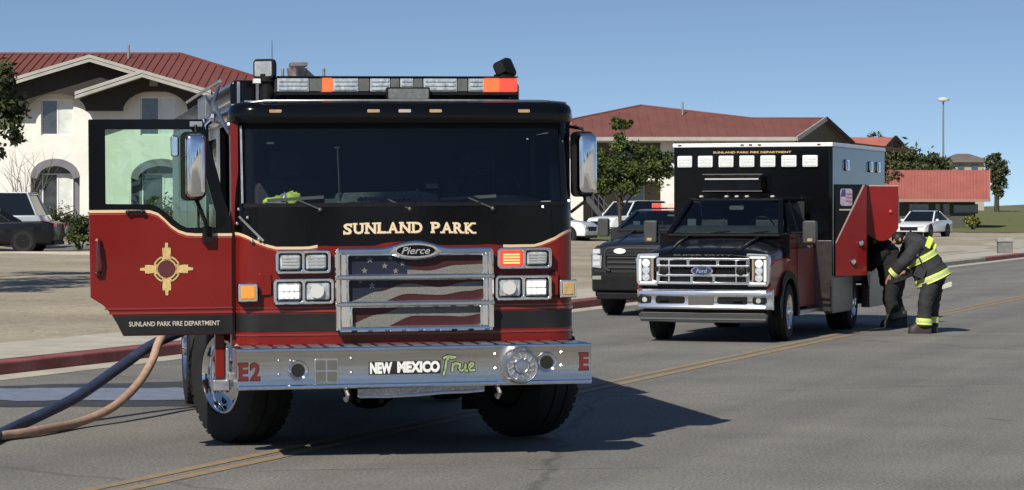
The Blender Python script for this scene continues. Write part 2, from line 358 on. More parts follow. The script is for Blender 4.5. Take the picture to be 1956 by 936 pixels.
# a rising lawn far on the right and a strip of turf by the parked cars
def patch(name, pts, m, lift=0.03):
    q = MB(); n = len(pts); q.add(pts, [tuple(range(n))]); o = structure(q, name, m); o.location.z = lift; return o
lz = [(28.5, 182, 0.14), (40, 181, 0.14), (75, 186, 0.14), (110, 300, 1.6), (48, 300, 1.6), (34, 205, 0.2)]
patch("lawn", lz, GRASSM)
patch("driveway", [tuple(road_pt(n, s, yard_z(n, s))) for n, s in ((-16.42, 70), (-16.42, 132), (-27, 150), (-27, 88))], mat("driveway_concrete", (.42, .385, .315), .9, var=.14, vscale=.7, bump=.3, bscale=20), .012)
patch("verge_turf", [(3.2, 116, ground_z(3.2, 116)), (8.5, 118, ground_z(8.5, 118)), (9.5, 152, ground_z(9.5, 152)), (4.0, 150, ground_z(4.0, 150))], GRASSM, 0.06)
LOT = mat("parking_asphalt", (0.17, 0.16, 0.14), 0.9, var=0.2, vscale=0.8, bump=0.3)

# faded double yellow centre line
def worn_mat(name, col, wear, lo=0.46, hi=0.70):
    m = bpy.data.materials.new(name); m.use_nodes = True; nt = m.node_tree; b = nt.nodes["Principled BSDF"]; L = nt.links.new
    tc = nt.nodes.new("ShaderNodeTexCoord"); n = nt.nodes.new("ShaderNodeTexNoise"); n.inputs["Scale"].default_value = 7; n.inputs["Detail"].default_value = 9; n.inputs["Roughness"].default_value = 0.75
    L(tc.outputs["Object"], n.inputs["Vector"])
    r = nt.nodes.new("ShaderNodeValToRGB"); r.color_ramp.elements[0].position = lo; r.color_ramp.elements[1].position = hi
    r.color_ramp.elements[0].color = (*wear, 1); r.color_ramp.elements[1].color = (*col, 1); L(n.outputs[0], r.inputs[0]); L(r.outputs[0], b.inputs["Base Color"])
    b.inputs["Roughness"].default_value = 0.8
    bp = nt.nodes.new("ShaderNodeBump"); bp.inputs["Strength"].default_value = 0.4; bp.inputs["Distance"].default_value = 0.01
    n2 = nt.nodes.new("ShaderNodeTexNoise"); n2.inputs["Scale"].default_value = 55; L(tc.outputs["Object"], n2.inputs["Vector"]); L(n2.outputs[0], bp.inputs["Height"]); L(bp.outputs[0], b.inputs["Normal"])
    return m
YEL = worn_mat("worn_yellow_paint", (0.46, 0.275, 0.09), (0.26, 0.205, 0.14))
strip("yellow_line", -7.99, -7.88, -90, 600, 0.004, YEL)
strip("yellow_line_pair", -7.78, -7.67, -90, 600, 0.004, YEL)
CHALK = worn_mat("chalk_mark", (0.5, 0.48, 0.44), (0.22, 0.21, 0.19))
q = MB()
for (x, y, dx, dy, w) in ((1.05, 21.9, 0.42, 0.02, .03), (1.28, 20.9, 0.22, 0.05, .03), (0.15, 20.0, 0.55, 0.02, .02), (-1.4, 19.6, .12, .03, .04), (3.98, 21.9, 0.16, -0.22, .035), (-1.7, 17.5, 1.6, .35, .02), (0.1, 17.6, 1.2, .2, .02)):
    d = Vector((dx, dy, 0)); p = Vector((-dy, dx, 0)).normalized() * w / 2; c = Vector((x, y, 0.0045))
    q.add([c - p, c + d - p * 0.3, c + d + p * 0.3, c + p], [(0, 1, 2, 3)])
o = structure(q, "road_scuffs", CHALK, smooth=False)

# water from the hoses: wet asphalt with a shallow sheet of water in it
WETA = mat("wet_asphalt", (0.052, 0.047, 0.040), 0.45, var=0.35, vscale=2.0, bump=0.3, bscale=50)
WATER = mat("shallow_water", (0.21, 0.24, 0.31), 0.42, var=.25, vscale=6, bump=0.5, bscale=30, spec=1.0)  # the blue sky reflection is put into the base colour
def blob_sheet(name, edge_near, edge_far, z, m):
    q = MB(); n = len(edge_near); vs = [(x, y, z) for x, y in edge_near] + [(x, y, z) for x, y in edge_far]
    q.add(vs, [(i, i + 1, n + i + 1, n + i) for i in range(n - 1)]); return structure(q, name, m)
def wobble(p0, p1, n, a, seed):
    r = random.Random(seed); return [(p0[0] + (p1[0] - p0[0]) * i / n, p0[1] + (p1[1] - p0[1]) * i / n + a * r.uniform(-1, 1)) for i in range(n + 1)]
blob_sheet("wet_road", wobble((-9.5, 23.0), (-2.5, 23.3), 36, 0.10, 1), wobble((-9.5, 24.0), (-2.5, 27.0), 36, 0.12, 2), 0.004, WETA)
blob_sheet("road_water", wobble((-9.5, 23.65), (-2.75, 23.95), 50, 0.09, 3), wobble((-9.5, 25.2), (-2.75, 25.6), 50, 0.10, 4), 0.008, WATER)
# ------------------------------------------------------------------ the fire engine (x to the viewer's right, y back, z up)
ENG = thing("fire_engine", "large red and black fire engine parked askew with its left door open", "fire engine",
            (-0.661, 18.226, 0), R(10.5), ry=-0.0075)
def part(mb, name, m, parent=ENG, **k): return mb.build(name, m, parent, **k)
HW = 1.235
def plan(n=36, off=0.0, r=0.19, bow=0.05, y0=0.45):
    """front outline of the cab from the left side to the right, pushed out by off"""
    pts = []
    a = HW + off; rr = r + off
    pts.append((-a, y0 + r + 0.0001))
    for i in range(9):
        t = R(180 + 90 * i / 8); pts.append((-(HW - r) + rr * math.cos(t), y0 + r + rr * math.sin(t)))
    for i in range(1, n):
        x = -(HW - r) + 2 * (HW - r) * i / n; pts.append((x, y0 - off - bow * (1 - (x / (HW - r)) ** 2)))
    for i in range(9):
        t = R(270 + 90 * i / 8); pts.append(((HW - r) + rr * math.cos(t), y0 + r + rr * math.sin(t)))
    pts.append((a, y0 + r + 0.0001))
    return pts
def zs(x):                                           # height of the paint break and the gold stripe
    a = abs(x - 0.0)
    K = [(0, 1.522), (.13, 1.518), (.25, 1.492), (.5, 1.492), (.6, 1.498), (.72, 1.482), (.93, 1.483), (1.0, 1.50), (1.08, 1.535), (1.15, 1.572), (1.2, 1.588), (1.3, 1.593)]
    for (a0, z0), (a1, z1) in zip(K, K[1:]):
        if a <= a1: t = (a - a0) / (a1 - a0); t = t * t * (3 - 2 * t); return z0 + (z1 - z0) * t
    return 1.593
PL = plan()
def band(mb, zlo, zhi, off=0.0, xr=(-9, 9), rake=0.0, zref=1.75, m=0, steps=1, pl=None):
    P = pl or plan(off=off); P = [p for p in P if xr[0] <= p[0] <= xr[1]]
    loops = []
    for k in range(steps + 1):
        t = k / steps; L = []
        for x, y in P:
            z0 = zlo(x) if callable(zlo) else zlo; z1 = zhi(x) if callable(zhi) else zhi
            z = z0 + (z1 - z0) * t; L.append((x, y + max(0, z - zref) * rake, z))
        loops.append(L)
    return mb.loft(loops, m, (False, False), closed=False)
RAKE = 0.16
# lower red cab
cab = MB(); band(cab, 0.80, zs, steps=5)
def arch(yc, r, zb=0.80, n=12): return [(yc + r * math.cos(R(180 - 180 * i / n)), 0.52 + r * math.sin(R(180 - 180 * i / n))) for i in range(n + 1)]
def side_pts(y0, y1, z0, z1, yc=1.75, r=0.70):
    base = [(y0, z0)]
    ar = [(y, z) for y, z in arch(yc, r) if z > z0]
    if y0 < yc < y1 and ar: base += [(ar[0][0], z0)] + ar + [(ar[-1][0], z0)]
    return base + [(y1, z0), (y1, z1), (y0, z1)]
cab.prism(side_pts(0.64, 3.4, 0.80, 1.593), HW - 0.04, HW, axes='yz')
cab.prism(side_pts(1.68, 3.4, 0.80, 1.593, 1.75, 0.72)[0:], -HW, -HW + 0.04, axes='yz')
cab.box(-HW, -HW + 0.05, 0.55, 0.70, 0.80, 2.37)          # red door post
part(cab, "cab", RED)
# upper black cab
up = MB(); band(up, zs, 1.79, steps=2)
up.prism([(0.64, 1.597), (3.4, 1.597), (3.4, 2.40), (0.64, 2.40)], HW - 0.04, HW, [rrect(0.78, 1.93, 1.80, 2.32, 0.05), rrect(2.0, 2.9, 1.8, 2.3, 0.05)], axes='yz')
up.prism([(1.62, 1.597), (3.4, 1.597), (3.4, 2.40), (1.62, 2.40)], -HW, -HW + 0.04, [rrect(2.0, 2.9, 1.8, 2.3, 0.05)], axes='yz')
up.box(-HW + .04, HW - .04, 3.36, 3.4, 0.8, 2.4)
for sx in (-1, 1):                                        # corner pillars beside the windscreen
    pl = [p for p in plan() if p[0] * sx > 1.13]
    lo = [(x, y, 1.79) for x, y in pl]; hi = [(x, y + 0.09, 2.37) for x, y in pl]
    lo2 = [(x * 0.93, y + 0.06, 1.79) for x, y in pl]; hi2 = [(x * 0.93, y + 0.15, 2.37) for x, y in pl]
    n = len(pl); up.add(lo + hi + lo2 + hi2, [(i, i + 1, n + i + 1, n + i) for i in range(n - 1)] + [(2 * n + i + 1, 2 * n + i, 3 * n + i, 3 * n + i + 1) for i in range(n - 1)] + [(n - 1, 2 * n + n - 1 if False else 3 * n - 1, 4 * n - 1, 2 * n - 1), (0, n, 3 * n, 2 * n)])
part(up, "upper_cab", BLACK)
GL = glass("windscreen_glass", (0.70, 0.78, 0.79), 1.0)
ws = MB(); band(ws, 1.785, 2.37, off=-0.012, xr=(-1.15, 1.15), rake=RAKE, zref=1.79, steps=4)
W_ = part(ws, "windscreen", GL)
gk = MB(); band(gk, 1.772, 1.80, off=0.006, xr=(-1.17, 1.17)); band(gk, 2.33, 2.372, off=-0.006, xr=(-1.16, 1.16), rake=RAKE, zref=1.79)
part(gk, "windscreen_gasket", SATIN)
tr = MB(); tr.bar((-1.163, 0.478, 1.80), (-1.163, 0.565, 2.35), 0.014, 0.014); part(tr, "pillar_trim", ALU)
# roof brow and roof
def roof_loop(off, z, back=3.42):
    P = plan(off=off); return [(x, y, z) for x, y in P] + [(HW + off, back, z), (-HW - off, back, z)]
rf = MB(); rf.loft([roof_loop(-0.05, 2.362), roof_loop(0.0, 2.366), roof_loop(0.012, 2.385), roof_loop(0.012, 2.455), roof_loop(0.0, 2.49), roof_loop(-0.03, 2.512), roof_loop(-0.09, 2.522)])
part(rf, "roof", BLACK, ang=50)
rr_ = MB(); rr_.prism(rrect(-1.18, 0.99, 2.515, 2.712, 0.05), 1.30, 3.42, axes='xz'); part(rr_, "raised_roof", BLACK, bevel=0.02)
rt = MB()
for x in (-1.12, -0.98, -0.6, 0.86): rt.box(x - .011, x + .011, 1.284, 1.298, 2.52, 2.70)
rt.box(-1.1, 0.93, 1.0, 1.02, 2.535, 2.55)
part(rt, "roof_trim", ALU)
cl = MB(); cl.tube([(-1.22, 0.62, 2.50), (-1.0, 0.47, 2.525), (-0.4, 0.44, 2.527), (0.5, 0.44, 2.527), (1.0, 0.47, 2.525), (1.2, 0.6, 2.515)], 0.008); part(cl, "gutter_rail", ALU)
for x in (-0.927, -0.235, -0.012, 0.21, 0.855):
    q = MB(); q.prism(rrect(x - .045, x + .045, 2.438, 2.462, .008), 0.385 + 0.05 * (x / 1.05) ** 2, 0.43 + .05 * (x / 1.05) ** 2)
    part(q, "clearance_lamp", AMBER_OFF if x not in (-0.012,) else mat("pale_lamp", (.5, .42, .36), .3), bevel=.004)
# light bar
lb = MB(); lb.box(-0.885, 0.868, 0.72, 1.0, 2.575, 2.60); lb.box(-.80, .80, .78, .94, 2.522, 2.576); LBAR = part(lb, "light_bar", SATIN, bevel=0.004)
lm = [(-.885, -.66, LENS), (-.655, -.565, GREY_PL), (-.56, -.49, LIT_ORANGE), (-.485, -.30, LENS), (-.295, -.22, GREY_PL), (-.215, -.07, LENS), (-.065, .0, GREY_PL), (.005, .10, LENS), (.105, .17, GREY_PL), (.175, .42, LENS), (.425, .50, GREY_PL), (.505, .62, LENS), (.625, .735, LIT_ORANGE), (.738, .868, LIT_RED)]
for i, (a, b, m) in enumerate(lm):
    q = MB(); q.box(a, b, 0.725, 0.995, 2.603, 2.70 if m not in (LIT_ORANGE,) else 2.702); 
    if m is LENS:
        for k in range(3): q.box(a + .01, b - .01, .718, .724, 2.612 + .03 * k, 2.63 + .03 * k)
    part(q, "lamp_module", m, LBAR, bevel=0.006)
tp = MB(); tp.box(-.89, .872, .715, 1.005, 2.7045, 2.714); part(tp, "lid", SATIN, LBAR, bevel=.003)
cb = MB(); cb.prism(rrect(-.104, .212, 2.536, 2.632, .01), .66, .715); CB = part(cb, "priority_emitter", SATIN, bevel=.004)
q = MB(); q.prism(rrect(-.092, .20, 2.547, 2.62, .008), .652, .659); part(q, "emitter_window", mat("smoked_lens", (.16, .165, .15), .2, coat=1, var=.3, vscale=30), CB)
# scene floodlights on posts
def flood(x0, x1, z0, z1, turned):
    zc = (z0 + z1) / 2; c = Vector(((x0 + x1) / 2, .98, zc)); a = R(-28) if not turned else R(150)
    M = Matrix.Translation(c) @ Matrix.Rotation(a, 4, 'Z') @ (Matrix.Rotation(R(24), 4, 'Y') if turned else Matrix.Identity(4))
    h = (z1 - z0) / 2; w = (x1 - x0) / 2 * .86
    q = MB(); q.loft([[(u * s, y, v * s) for u, v in rrect(-w, w, -h, h, .03)] for y, s in ((-.06, 1), (-.01, 1.0), (.05, .72), (.08, .5))]); q.xf(M)
    F_ = part(q, "floodlight", SATIN, bevel=.004)
    q = MB(); q.prism(rrect(-w * .82, w * .82, -h * .75, h * .75, .01), -.066, -.0605); q.xf(M); part(q, "lamp_glass", mat("flood_glass", (.5, .5, .48), .2, metal=.5, coat=1, var=.2, vscale=30), F_)
    q = MB(); q.cyl((c.x, c.y, 2.52), (c.x, c.y, z0 + .02), .048, n=14); q.cyl((c.x, c.y, z0 - .02), (c.x, c.y, z0 + .035), .07, n=14); part(q, "post", SATIN, F_)
    if not turned:
        q = MB(); q.box(c.x - .10, c.x - .045, c.y - .05, c.y + .03, z0 - .035, z0 + .0); part(q, "bracket", WHITE, F_, bevel=.004)
flood(-1.033, -.845, 2.705, 2.848, False); flood(.727, .89, 2.705, 2.853, True)
q = MB(); q.cyl((-.85, 1.5, 2.71), (-.85, 1.5, 3.02), .004, .002, n=6); q.cyl((-.85, 1.5, 2.71), (-.85, 1.5, 2.74), .015, n=10); part(q, "whip_aerial", SATIN)
# water cannon on the deck behind the cab
q = MB(); q.box(-.50, -.28, 4.0, 4.3, 2.3, 2.86); q.cyl((-.40, 4.1, 2.82), (-.40, 4.1, 2.95), .07, .09); q.box(-.47, -.33, 3.9, 4.1, 2.955, 2.99)
q.bar((-.33, 4.1, 2.92), (-.2, 4.1, 2.80), .05, .05); q.cyl((-.52, 4.1, 2.7), (-.52, 4.1, 2.95), .012); q.cyl((-.17, 4.1, 2.7), (-.17, 4.1, 2.95), .012)
part(q, "deck_gun", mat("worn_metal", (.35, .3, .3), .4, metal=.7, var=.3, vscale=12), bevel=.006)

# dark inside of the cab
ins = MB(); ins.box(-1.17, 1.17, .62, 3.3, .82, .86); ins.box(-1.17, 1.17, 1.98, 2.03, .86, 2.36); ins.box(-1.18, 1.18, .7, 3.35, 2.345, 2.36)
part(ins, "cab_interior", DARK)
DASHM = mat("dashboard_vinyl", (.055, .066, .061), .6, var=.2, vscale=14)
d = MB(); d.prism([(.53, 1.5), (1.15, 1.5), (1.15, 1.70), (1.0, 1.785), (.56, 1.785)], -1.12, 1.12, axes='yz'); part(d, "dashboard", DASHM, bevel=.02)
d = MB(); d.prism([(-.46, 1.787), (.30, 1.787), (.27, 1.86), (.12, 1.885), (-.44, 1.872)], .74, 1.02); d.prism(rrect(-.38, .15, 1.80, 1.855, .01), .725, .742); part(d, "centre_console", mat("console_grey", (.13, .15, .14), .55, var=.2, vscale=25), bevel=.01)
d = MB()
for i in range(11): d.box(-.30 + .035 * i, -.28 + .035 * i, .716, .726, 1.815, 1.842)
part(d, "switches", SATIN)
d = MB(); d.loft([[(.78 + w * math.cos(t), .86 + .12 * math.sin(t), 1.786 + z) for t in [2 * math.pi * i / 20 for i in range(20)]] for w, z in ((.30, 0), (.26, .035), (.16, .058), (.04, .066))]); part(d, "instrument_hood", mat("hood_vinyl", (.10, .125, .105), .6, var=.15, vscale=20))
for x in (-.72, .72):
    d = MB(); d.prism(rrect(x - .25, x + .25, 1.35, 1.98, .09), 1.62, 1.76); d.prism(rrect(x - .13, x + .13, 1.995, 2.2, .06), 1.64, 1.74); d.prism(rrect(x - .26, x + .26, 1.12, 1.30, .06), 1.2, 1.72)
    part(d, "seat", mat("seat_fabric", (.02, .021, .024), .85, var=.2, vscale=30), bevel=.02)
d = MB(); t = Matrix.Translation((.72, 1.12, 1.86)) @ Matrix.Rotation(R(-55), 4, 'X')
d.tube([(.22 * math.cos(2 * math.pi * i / 28), .22 * math.sin(2 * math.pi * i / 28), 0) for i in range(29)], .014, 8); d.bar((-.21, 0, 0), (.21, 0, 0), .03, .015); d.bar((0, 0, 0), (0, -.21, 0), .03, .015); d.xf(t)
part(d, "steering_wheel", SATIN)
q = MB(); q.box(.17, .26, .62, .64, 1.90, 1.935); q.box(.10, .115, .62, .64, 1.80, 1.90); q.box(-.98, -.93, .55, .56, 2.22, 2.235); q.box(-.50, -.46, .56, .57, 2.19, 2.20); q.box(-.56, -.49, .62, .66, 1.79, 1.83)
part(q, "dash_gadgets", mat("gadget_grey", (.10, .115, .115), .5), bevel=.003)
q = MB(); q.tube([(-.47, .60, 2.19), (-.455, .66, 2.0), (-.44, .75, 1.80)], .006); part(q, "microphone_cord", GREY_PL)
# side windows
q = MB(); q.box(HW - .024, HW - .018, .785, 1.925, 1.805, 2.315); part(q, "side_window", GL)
for sx in (-1, 1):
    q = MB(); q.box(min(sx * (HW - .024), sx * (HW - .018)), max(sx * (HW - .024), sx * (HW - .018)), 2.01, 2.89, 1.81, 2.29); part(q, "side_window", DGLASS)

# stripe, mouldings and lower band
for xr in ((-9, -.62), (.66, 9)):
    q = MB()
    for o_, dz0, dz1, mi in ((.0035, -.010, .010, 0), (.0025, -.022, -.014, 1)):
        band(q, lambda x: zs(x) + dz0, lambda x: zs(x) + dz1, off=o_, xr=xr, m=mi)
    part(q, "gold_stripe", [mat("stripe_gold", (.72, .52, .32), .35), mat("stripe_red", (.42, .05, .04), .4)])
q = MB(); band(q, .893, 1.018, off=.003); part(q, "lower_band", BAND)
q = MB(); band(q, 1.028, 1.044, off=.006); band(q, 1.056, 1.066, off=.004); band(q, .862, .876, off=.006); part(q, "mouldings", mat("moulding_red", (.22, .02, .02), .3, coat=.6))
q = MB(); q.tube([(-HW - .004, .60, .80), (-HW - .004, .60, 1.74)], .007, 6); part(q, "door_edge_trim", ALU)
# windscreen hardware at the left corner
q = MB()
for x, y, z in ((-1.19, .462, 1.76), (-1.20, .48, 1.66), (-1.10, .435, 1.535), (-1.05, .43, 1.55), (1.19, .46, 1.80), (.99, .42, 1.76), (-1.13, .44, 1.70)):
    q.ball((x, y, z), .014, 8); part(q, "corner_bolt", CHROME); q = MB()
q.bar((-1.19, .45, 1.71), (-1.02, .425, 1.535), .016, .016)
part(q, "corner_strut", CHROME)
# wipers
for (x, dx, L_) in ((-.62, -.17, .4), (.02, -.17, .42), (.62, -.17, .42)):
    q = MB(); q.bar((x, .40, 1.755), (x + dx, .43, 1.83), .016, .01); q.ball((x, .405, 1.752), .018, 8)
    q.bar((x + dx - .2, .445, 1.80 + .02), (x + dx + .2, .43, 1.83 + .012), .008, .022)
    part(q, "wiper", mat("wiper_black", (.05, .055, .055), .5))

# serif lettering across the front
def serif_text(mb, body, x0, x1, z0f, h, y, th=.16):
    W1 = {'S': .62, 'U': .74, 'N': .78, 'L': .62, 'A': .76, 'D': .76, 'P': .64, 'R': .72, 'K': .76, ' ': .42, 'E': .62, '2': .6}
    serif = {'U': ((.14, 1), (.83, 1)), 'N': ((.14, 0), (.14, 1), (.86, 1)), 'L': ((.14, 0), (.14, 1)), 'A': ((.08, 0), (.92, 0)), 'D': ((.12, 0), (.12, 1)), 'P': ((.14, 0), (.12, 1)), 'R': ((.14, 0), (.12, 1), (.9, 0)), 'K': ((.14, 0), (.14, 1), (.84, 1), (.9, 0)), 'E': ((.1, 0), (.1, 1))}
    gap = .13; tot = sum(W1[c] for c in body) + gap * (len(body) - 1); k = (x1 - x0) / tot; x = x0
    for c in body:
        w = W1[c] * k
        if c != ' ':
            zz = z0f(x + w / 2)
            text_into(mb, c, x, x + w, zz, zz + h, y(x), bold=.03)
            for fx, top in serif.get(c, ()):
                cx = x + fx * w; z = zz + (h - .012 if top else 0); sw = .30 * w / 2 + .006
                mb.add([(cx - sw, y(x) - .0005, z), (cx + sw, y(x) - .0005, z), (cx + sw, y(x) - .0005, z + .012), (cx - sw, y(x) - .0005, z + .012)], [(0, 1, 2, 3)])
            if c == 'S':
                for fx, top in ((.93, 1), (.07, 0)):
                    cx = x + fx * w; mb.add([(cx - .006, y(x) - .0005, zz + (h * .66 if top else 0)), (cx + .006, y(x) - .0005, zz + (h * .66 if top else 0)), (cx + .006, y(x) - .0005, zz + (h if top else h * .34)), (cx - .006, y(x) - .0005, zz + (h if top else h * .34))], [(0, 1, 2, 3)])
        x += w + gap * k
fy = lambda x: .45 - .05 * (1 - (x / 1.045) ** 2) - .004
q = MB(); serif_text(q, "SUNLAND PARK", -.455, .490, lambda x: 1.572 + .010 * (1 - (x / .5) ** 2), .079, lambda x: fy(x)); part(q, "front_lettering", CREAM, smooth=False)
q = MB(); serif_text(q, "SUNLAND PARK", -.449, .496, lambda x: 1.567 + .010 * (1 - (x / .5) ** 2), .079, lambda x: fy(x) + .002); part(q, "lettering_shade", mat("letter_brown", (.10, .035, .02), .5), smooth=False)

# grille
GX0, GX1, GZ0, GZ1, GC = -.523, .608, .888, 1.497, .048
def top_curve(x):
    a = abs(x - GC); return GZ1 - .02 + (.052 * (.5 + .5 * math.cos(math.pi * min(1, a / .26))))
outer = [(GX0 + .02, GZ0), (GX1 - .02, GZ0), (GX1, GZ0 + .02), (GX1, GZ1 - .04)] + [(GX1 - .02 - (GX1 - GX0 - .04) * i / 30, top_curve(GX1 - .02 - (GX1 - GX0 - .04) * i / 30)) for i in range(31)] + [(GX0, GZ1 - .04), (GX0, GZ0 + .02)]
def W3(x0, x1, z0, z1): return rrect(x0, x1, z0, z1, .018, 3)
rows = [(-.432, .532, 1.292, 1.425), (-.428, .535, 1.103, 1.252), (-.405, .512, .925, 1.060)]
q = MB(); q.prism(outer, .335, .43, [W3(*r_) for r_ in rows]); GR = part(q, "grille", CHROME, bevel=.012)
for r_ in rows:                                           # raised chrome rims round each opening
    q = MB(); q.tube([(a, .333, b) for a, b in W3(r_[0] - .008, r_[1] + .008, r_[2] - .008, r_[3] + .008)] + [(r_[0] + .01, .333, r_[2] - .008)], .011, 8); part(q, "grille_rim", CHROME, GR)
for zb in (1.272, 1.082):
    q = MB(); q.bar((GX0 - .006, .318, zb), (GX1 + .006, .318, zb), .03, .034); part(q, "grille_bar", STEEL, GR, bevel=.01)
q = MB(); q.tube([(GX0 + .01, .33, GZ0 + .015), (GX1 - .01, .33, GZ0 + .015)], .02, 10); q.tube([(GX0 + .02, .33, GZ0 + .02), (GX0 + .02, .33, GZ1 - .05)], .024, 10); q.tube([(GX1 - .02, .33, GZ0 + .02), (GX1 - .02, .33, GZ1 - .05)], .022, 10)
q.tube([(GX0 + .02 + (GX1 - GX0 - .04) * i / 24, .332, top_curve(GX0 + .02 + (GX1 - GX0 - .04) * i / 24) - .022) for i in range(25)], .024, 10)
part(q, "grille_surround", CHROME, GR)
# flag print on the perforated grille screen: stripes and stars as flat print
fx = lambda px: -.432 + (px - 662) / (918 - 662) * .964
fz = lambda py: 1.425 - (py - 487) / (622 - 487) * .5
q = MB(); q.box(-.5, .58, .372, .376, .90, 1.45)
FP = part(q, "grille_screen", FLAGRED, GR)
def flat(mb, pts, y, m=0): mb.add([(fx(a), y, fz(b)) for a, b in pts], [tuple(range(len(pts)))], m)
q = MB(); flat(q, [(655, 480), (772, 480), (778, 505), (790, 526), (760, 540), (715, 556), (664, 578), (655, 580)], .369)
part(q, "flag_canton", FLAGBLUE, FP, smooth=False)
q = MB()
def ribbon(top, bot, y=.367):
    n = 40
    def ev(c, t):
        x = c[0][0] + (c[-1][0] - c[0][0]) * t
        for (a, b), (c_, d_) in zip(c, c[1:]):
            if x <= c_ + 1e-6: u = (x - a) / (c_ - a); u = u * u * (3 - 2 * u); return x, b + (d_ - b) * u
        return c[-1]
    T_ = [ev(top, i / n) for i in range(n + 1)]; B_ = [ev(bot, i / n) for i in range(n + 1)]
    q.add([(fx(a), y, fz(b)) for a, b in T_] + [(fx(a), y, fz(b)) for a, b in B_], [(i, i + 1, n + 2 + i, n + 1 + i) for i in range(n)])
ribbon([(775, 515), (815, 517), (870, 507), (925, 505)], [(775, 524), (815, 530), (870, 530), (925, 528)])
ribbon([(664, 574), (720, 556), (775, 541), (838, 549), (890, 539), (925, 538)], [(664, 580), (720, 577), (775, 561), (838, 564), (890, 557), (925, 553)])
ribbon([(664, 617), (720, 600), (775, 584), (838, 588), (890, 580), (925, 582)], [(664, 632), (720, 627), (790, 603), (838, 604), (880, 606), (925, 600)])
part(q, "flag_stripes", FLAGWHITE, FP, smooth=False)
for px, py, rr2 in ((704, 495, 7.5), (732, 507, 6.5), (694, 516, 7), (753, 517, 6.5), (766, 503, 6), (708, 544, 7), (743, 492, 6), (686, 537, 5), (680, 490, 4)):
    st = []; q = MB()
    for i in range(10):
        a = R(90 + 36 * i); r_ = rr2 if i % 2 == 0 else rr2 * .42; st.append((px + r_ * math.cos(a), py - r_ * math.sin(a)))
    q.add([(fx(a), .365, fz(b)) for a, b in st] + [(fx(px), .365, fz(py))], [(i, (i + 1) % 10, 10) for i in range(10)]); part(q, "flag_star", FLAGWHITE, FP, smooth=False)
# oval badge with script
def oval(cx, cz, a, b, n=36): return [(cx + a * math.cos(2 * math.pi * i / n), cz + b * math.sin(2 * math.pi * i / n)) for i in range(n)]
q = MB(); q.loft([[(a, y, b) for a, b in oval(GC, 1.458, w, h)] for w, h, y in ((.195, .068, .345), (.19, .064, .318), (.165, .052, .306))]); BG = part(q, "grille_badge", CHROME, GR)
q = MB(); q.prism(oval(GC, 1.458, .138, .040), .3025, .307); part(q, "badge_plate", BLACK, BG)
q = MB(); text_into(q, "Pierce", GC - .105, GC + .10, 1.434, 1.484, .3005, bold=.01, shear=.35); part(q, "badge_script", mat("script_silver", (.6, .6, .58), .3, metal=.6), BG, smooth=False)

# lamp clusters
def cluster(x0, x1, z0, z1, lamps, label=None):
    y = .40
    q = MB(); xm = (x0 + x1) / 2
    wins = [rrect(x0 + .022, xm - .010, z0 + .022, z1 - .022, .018), rrect(xm + .010, x1 - .022, z0 + .022, z1 - .022, .018)]
    q.prism(rrect(x0, x1, z0, z1, .03), y - .035, .455, wins); B_ = part(q, "lamp_bezel", CHROME, bevel=.009)
    for (a0, a1), m in zip(((x0 + .022, xm - .010), (xm + .010, x1 - .022)), lamps):
        w = (a1 - a0) / 2; c = (a0 + a1) / 2; zc = (z0 + z1) / 2; h = (z1 - z0) / 2 - .022
        q = MB(); q.loft([[(c + u * s, yy, zc + v * s) for u, v in rrect(-w, w, -h, h, .02)] for s, yy in ((1, .41), (.92, .392), (.8, .384))]); P_ = part(q, "headlamp" if m in (LIT_WHITE, 'head') else "warning_lamp", LENS if m in ('head', LIT_WHITE) else LIT_RED if m == 'lit' else m, B_)
        q = MB()
        if m in (LIT_WHITE, 'head'):
            q.lathe([(.001, 0), (h * .35, -.004), (h * .62, -.016), (h * .7, -.02)], (c - w * .1, .376, zc), (0, 1, 0), 16)
            if m is LIT_WHITE:
                q = MB()
                for k in range(4):
                    for j in range(2): q.prism(rrect(c - w * .78 + k * w * .40, c - w * .78 + k * w * .40 + w * .32, zc - h * .70 + j * h * .74, zc - h * .70 + j * h * .74 + h * .62, .004), .372, .3835)
            part(q, "lamp_reflector" if m == 'head' else "led_cells", LIT_WHITE if m is LIT_WHITE else mat("lamp_silver", (.75, .75, .73), .12, metal=.8, emit=(1, 1, .96), es=.25), P_)
        else:
            for k in range(4): q.box(c - w * .72, c + w * .72, .378, .385, zc - h * .7 + k * h * .36, zc - h * .7 + k * h * .36 + h * .2)
            part(q, "lens_ribs", LITO if m == 'lit' else mat("ribbed_lens", (.5, .52, .52), .18, metal=.4, coat=1), P_)
    q = MB()
    for a in (x0 + .014, xm, x1 - .014):
        for b in (z0 + .014, z1 - .014): q.ball((a, .362, b), .008, 6)
    part(q, "bezel_screws", CHROME, B_)
LITO = mat("lit_amber_panel", (.9, .4, .15), .2, emit=(1, .40, .12), es=1.3)
cluster(-.941, -.549, 1.301, 1.468, (LENS, LENS)); cluster(-.958, -.528, 1.085, 1.269, (LIT_WHITE, 'head'))
cluster(.644, 1.042, 1.318, 1.472, ('lit', LENS)); cluster(.628, 1.040, 1.093, 1.275, ('head', LIT_WHITE))
# amber corner lamps
for sx, m in ((-1, AMBER), (1, AMBER_OFF)):
    q = MB(); a, b = (-1.205, -1.068) if sx < 0 else (1.10, 1.225)
    q.prism(rrect(a, b, 1.108, 1.238, .012), .37, .52); B_ = part(q, "corner_lamp", CHROME, bevel=.008)
    q = MB(); q.prism(rrect(a + .018, b - .018, 1.126, 1.220, .01), .35, .369); part(q, "amber_lens", m, B_, bevel=.012)
for r4 in ((-1.06, -.965, 1.15, 1.31), (1.045, 1.10, 1.12, 1.3)):
    q = MB(); q.prism(rrect(*r4, .02), .425, .47); part(q, "lamp_mount", RED, bevel=.008)

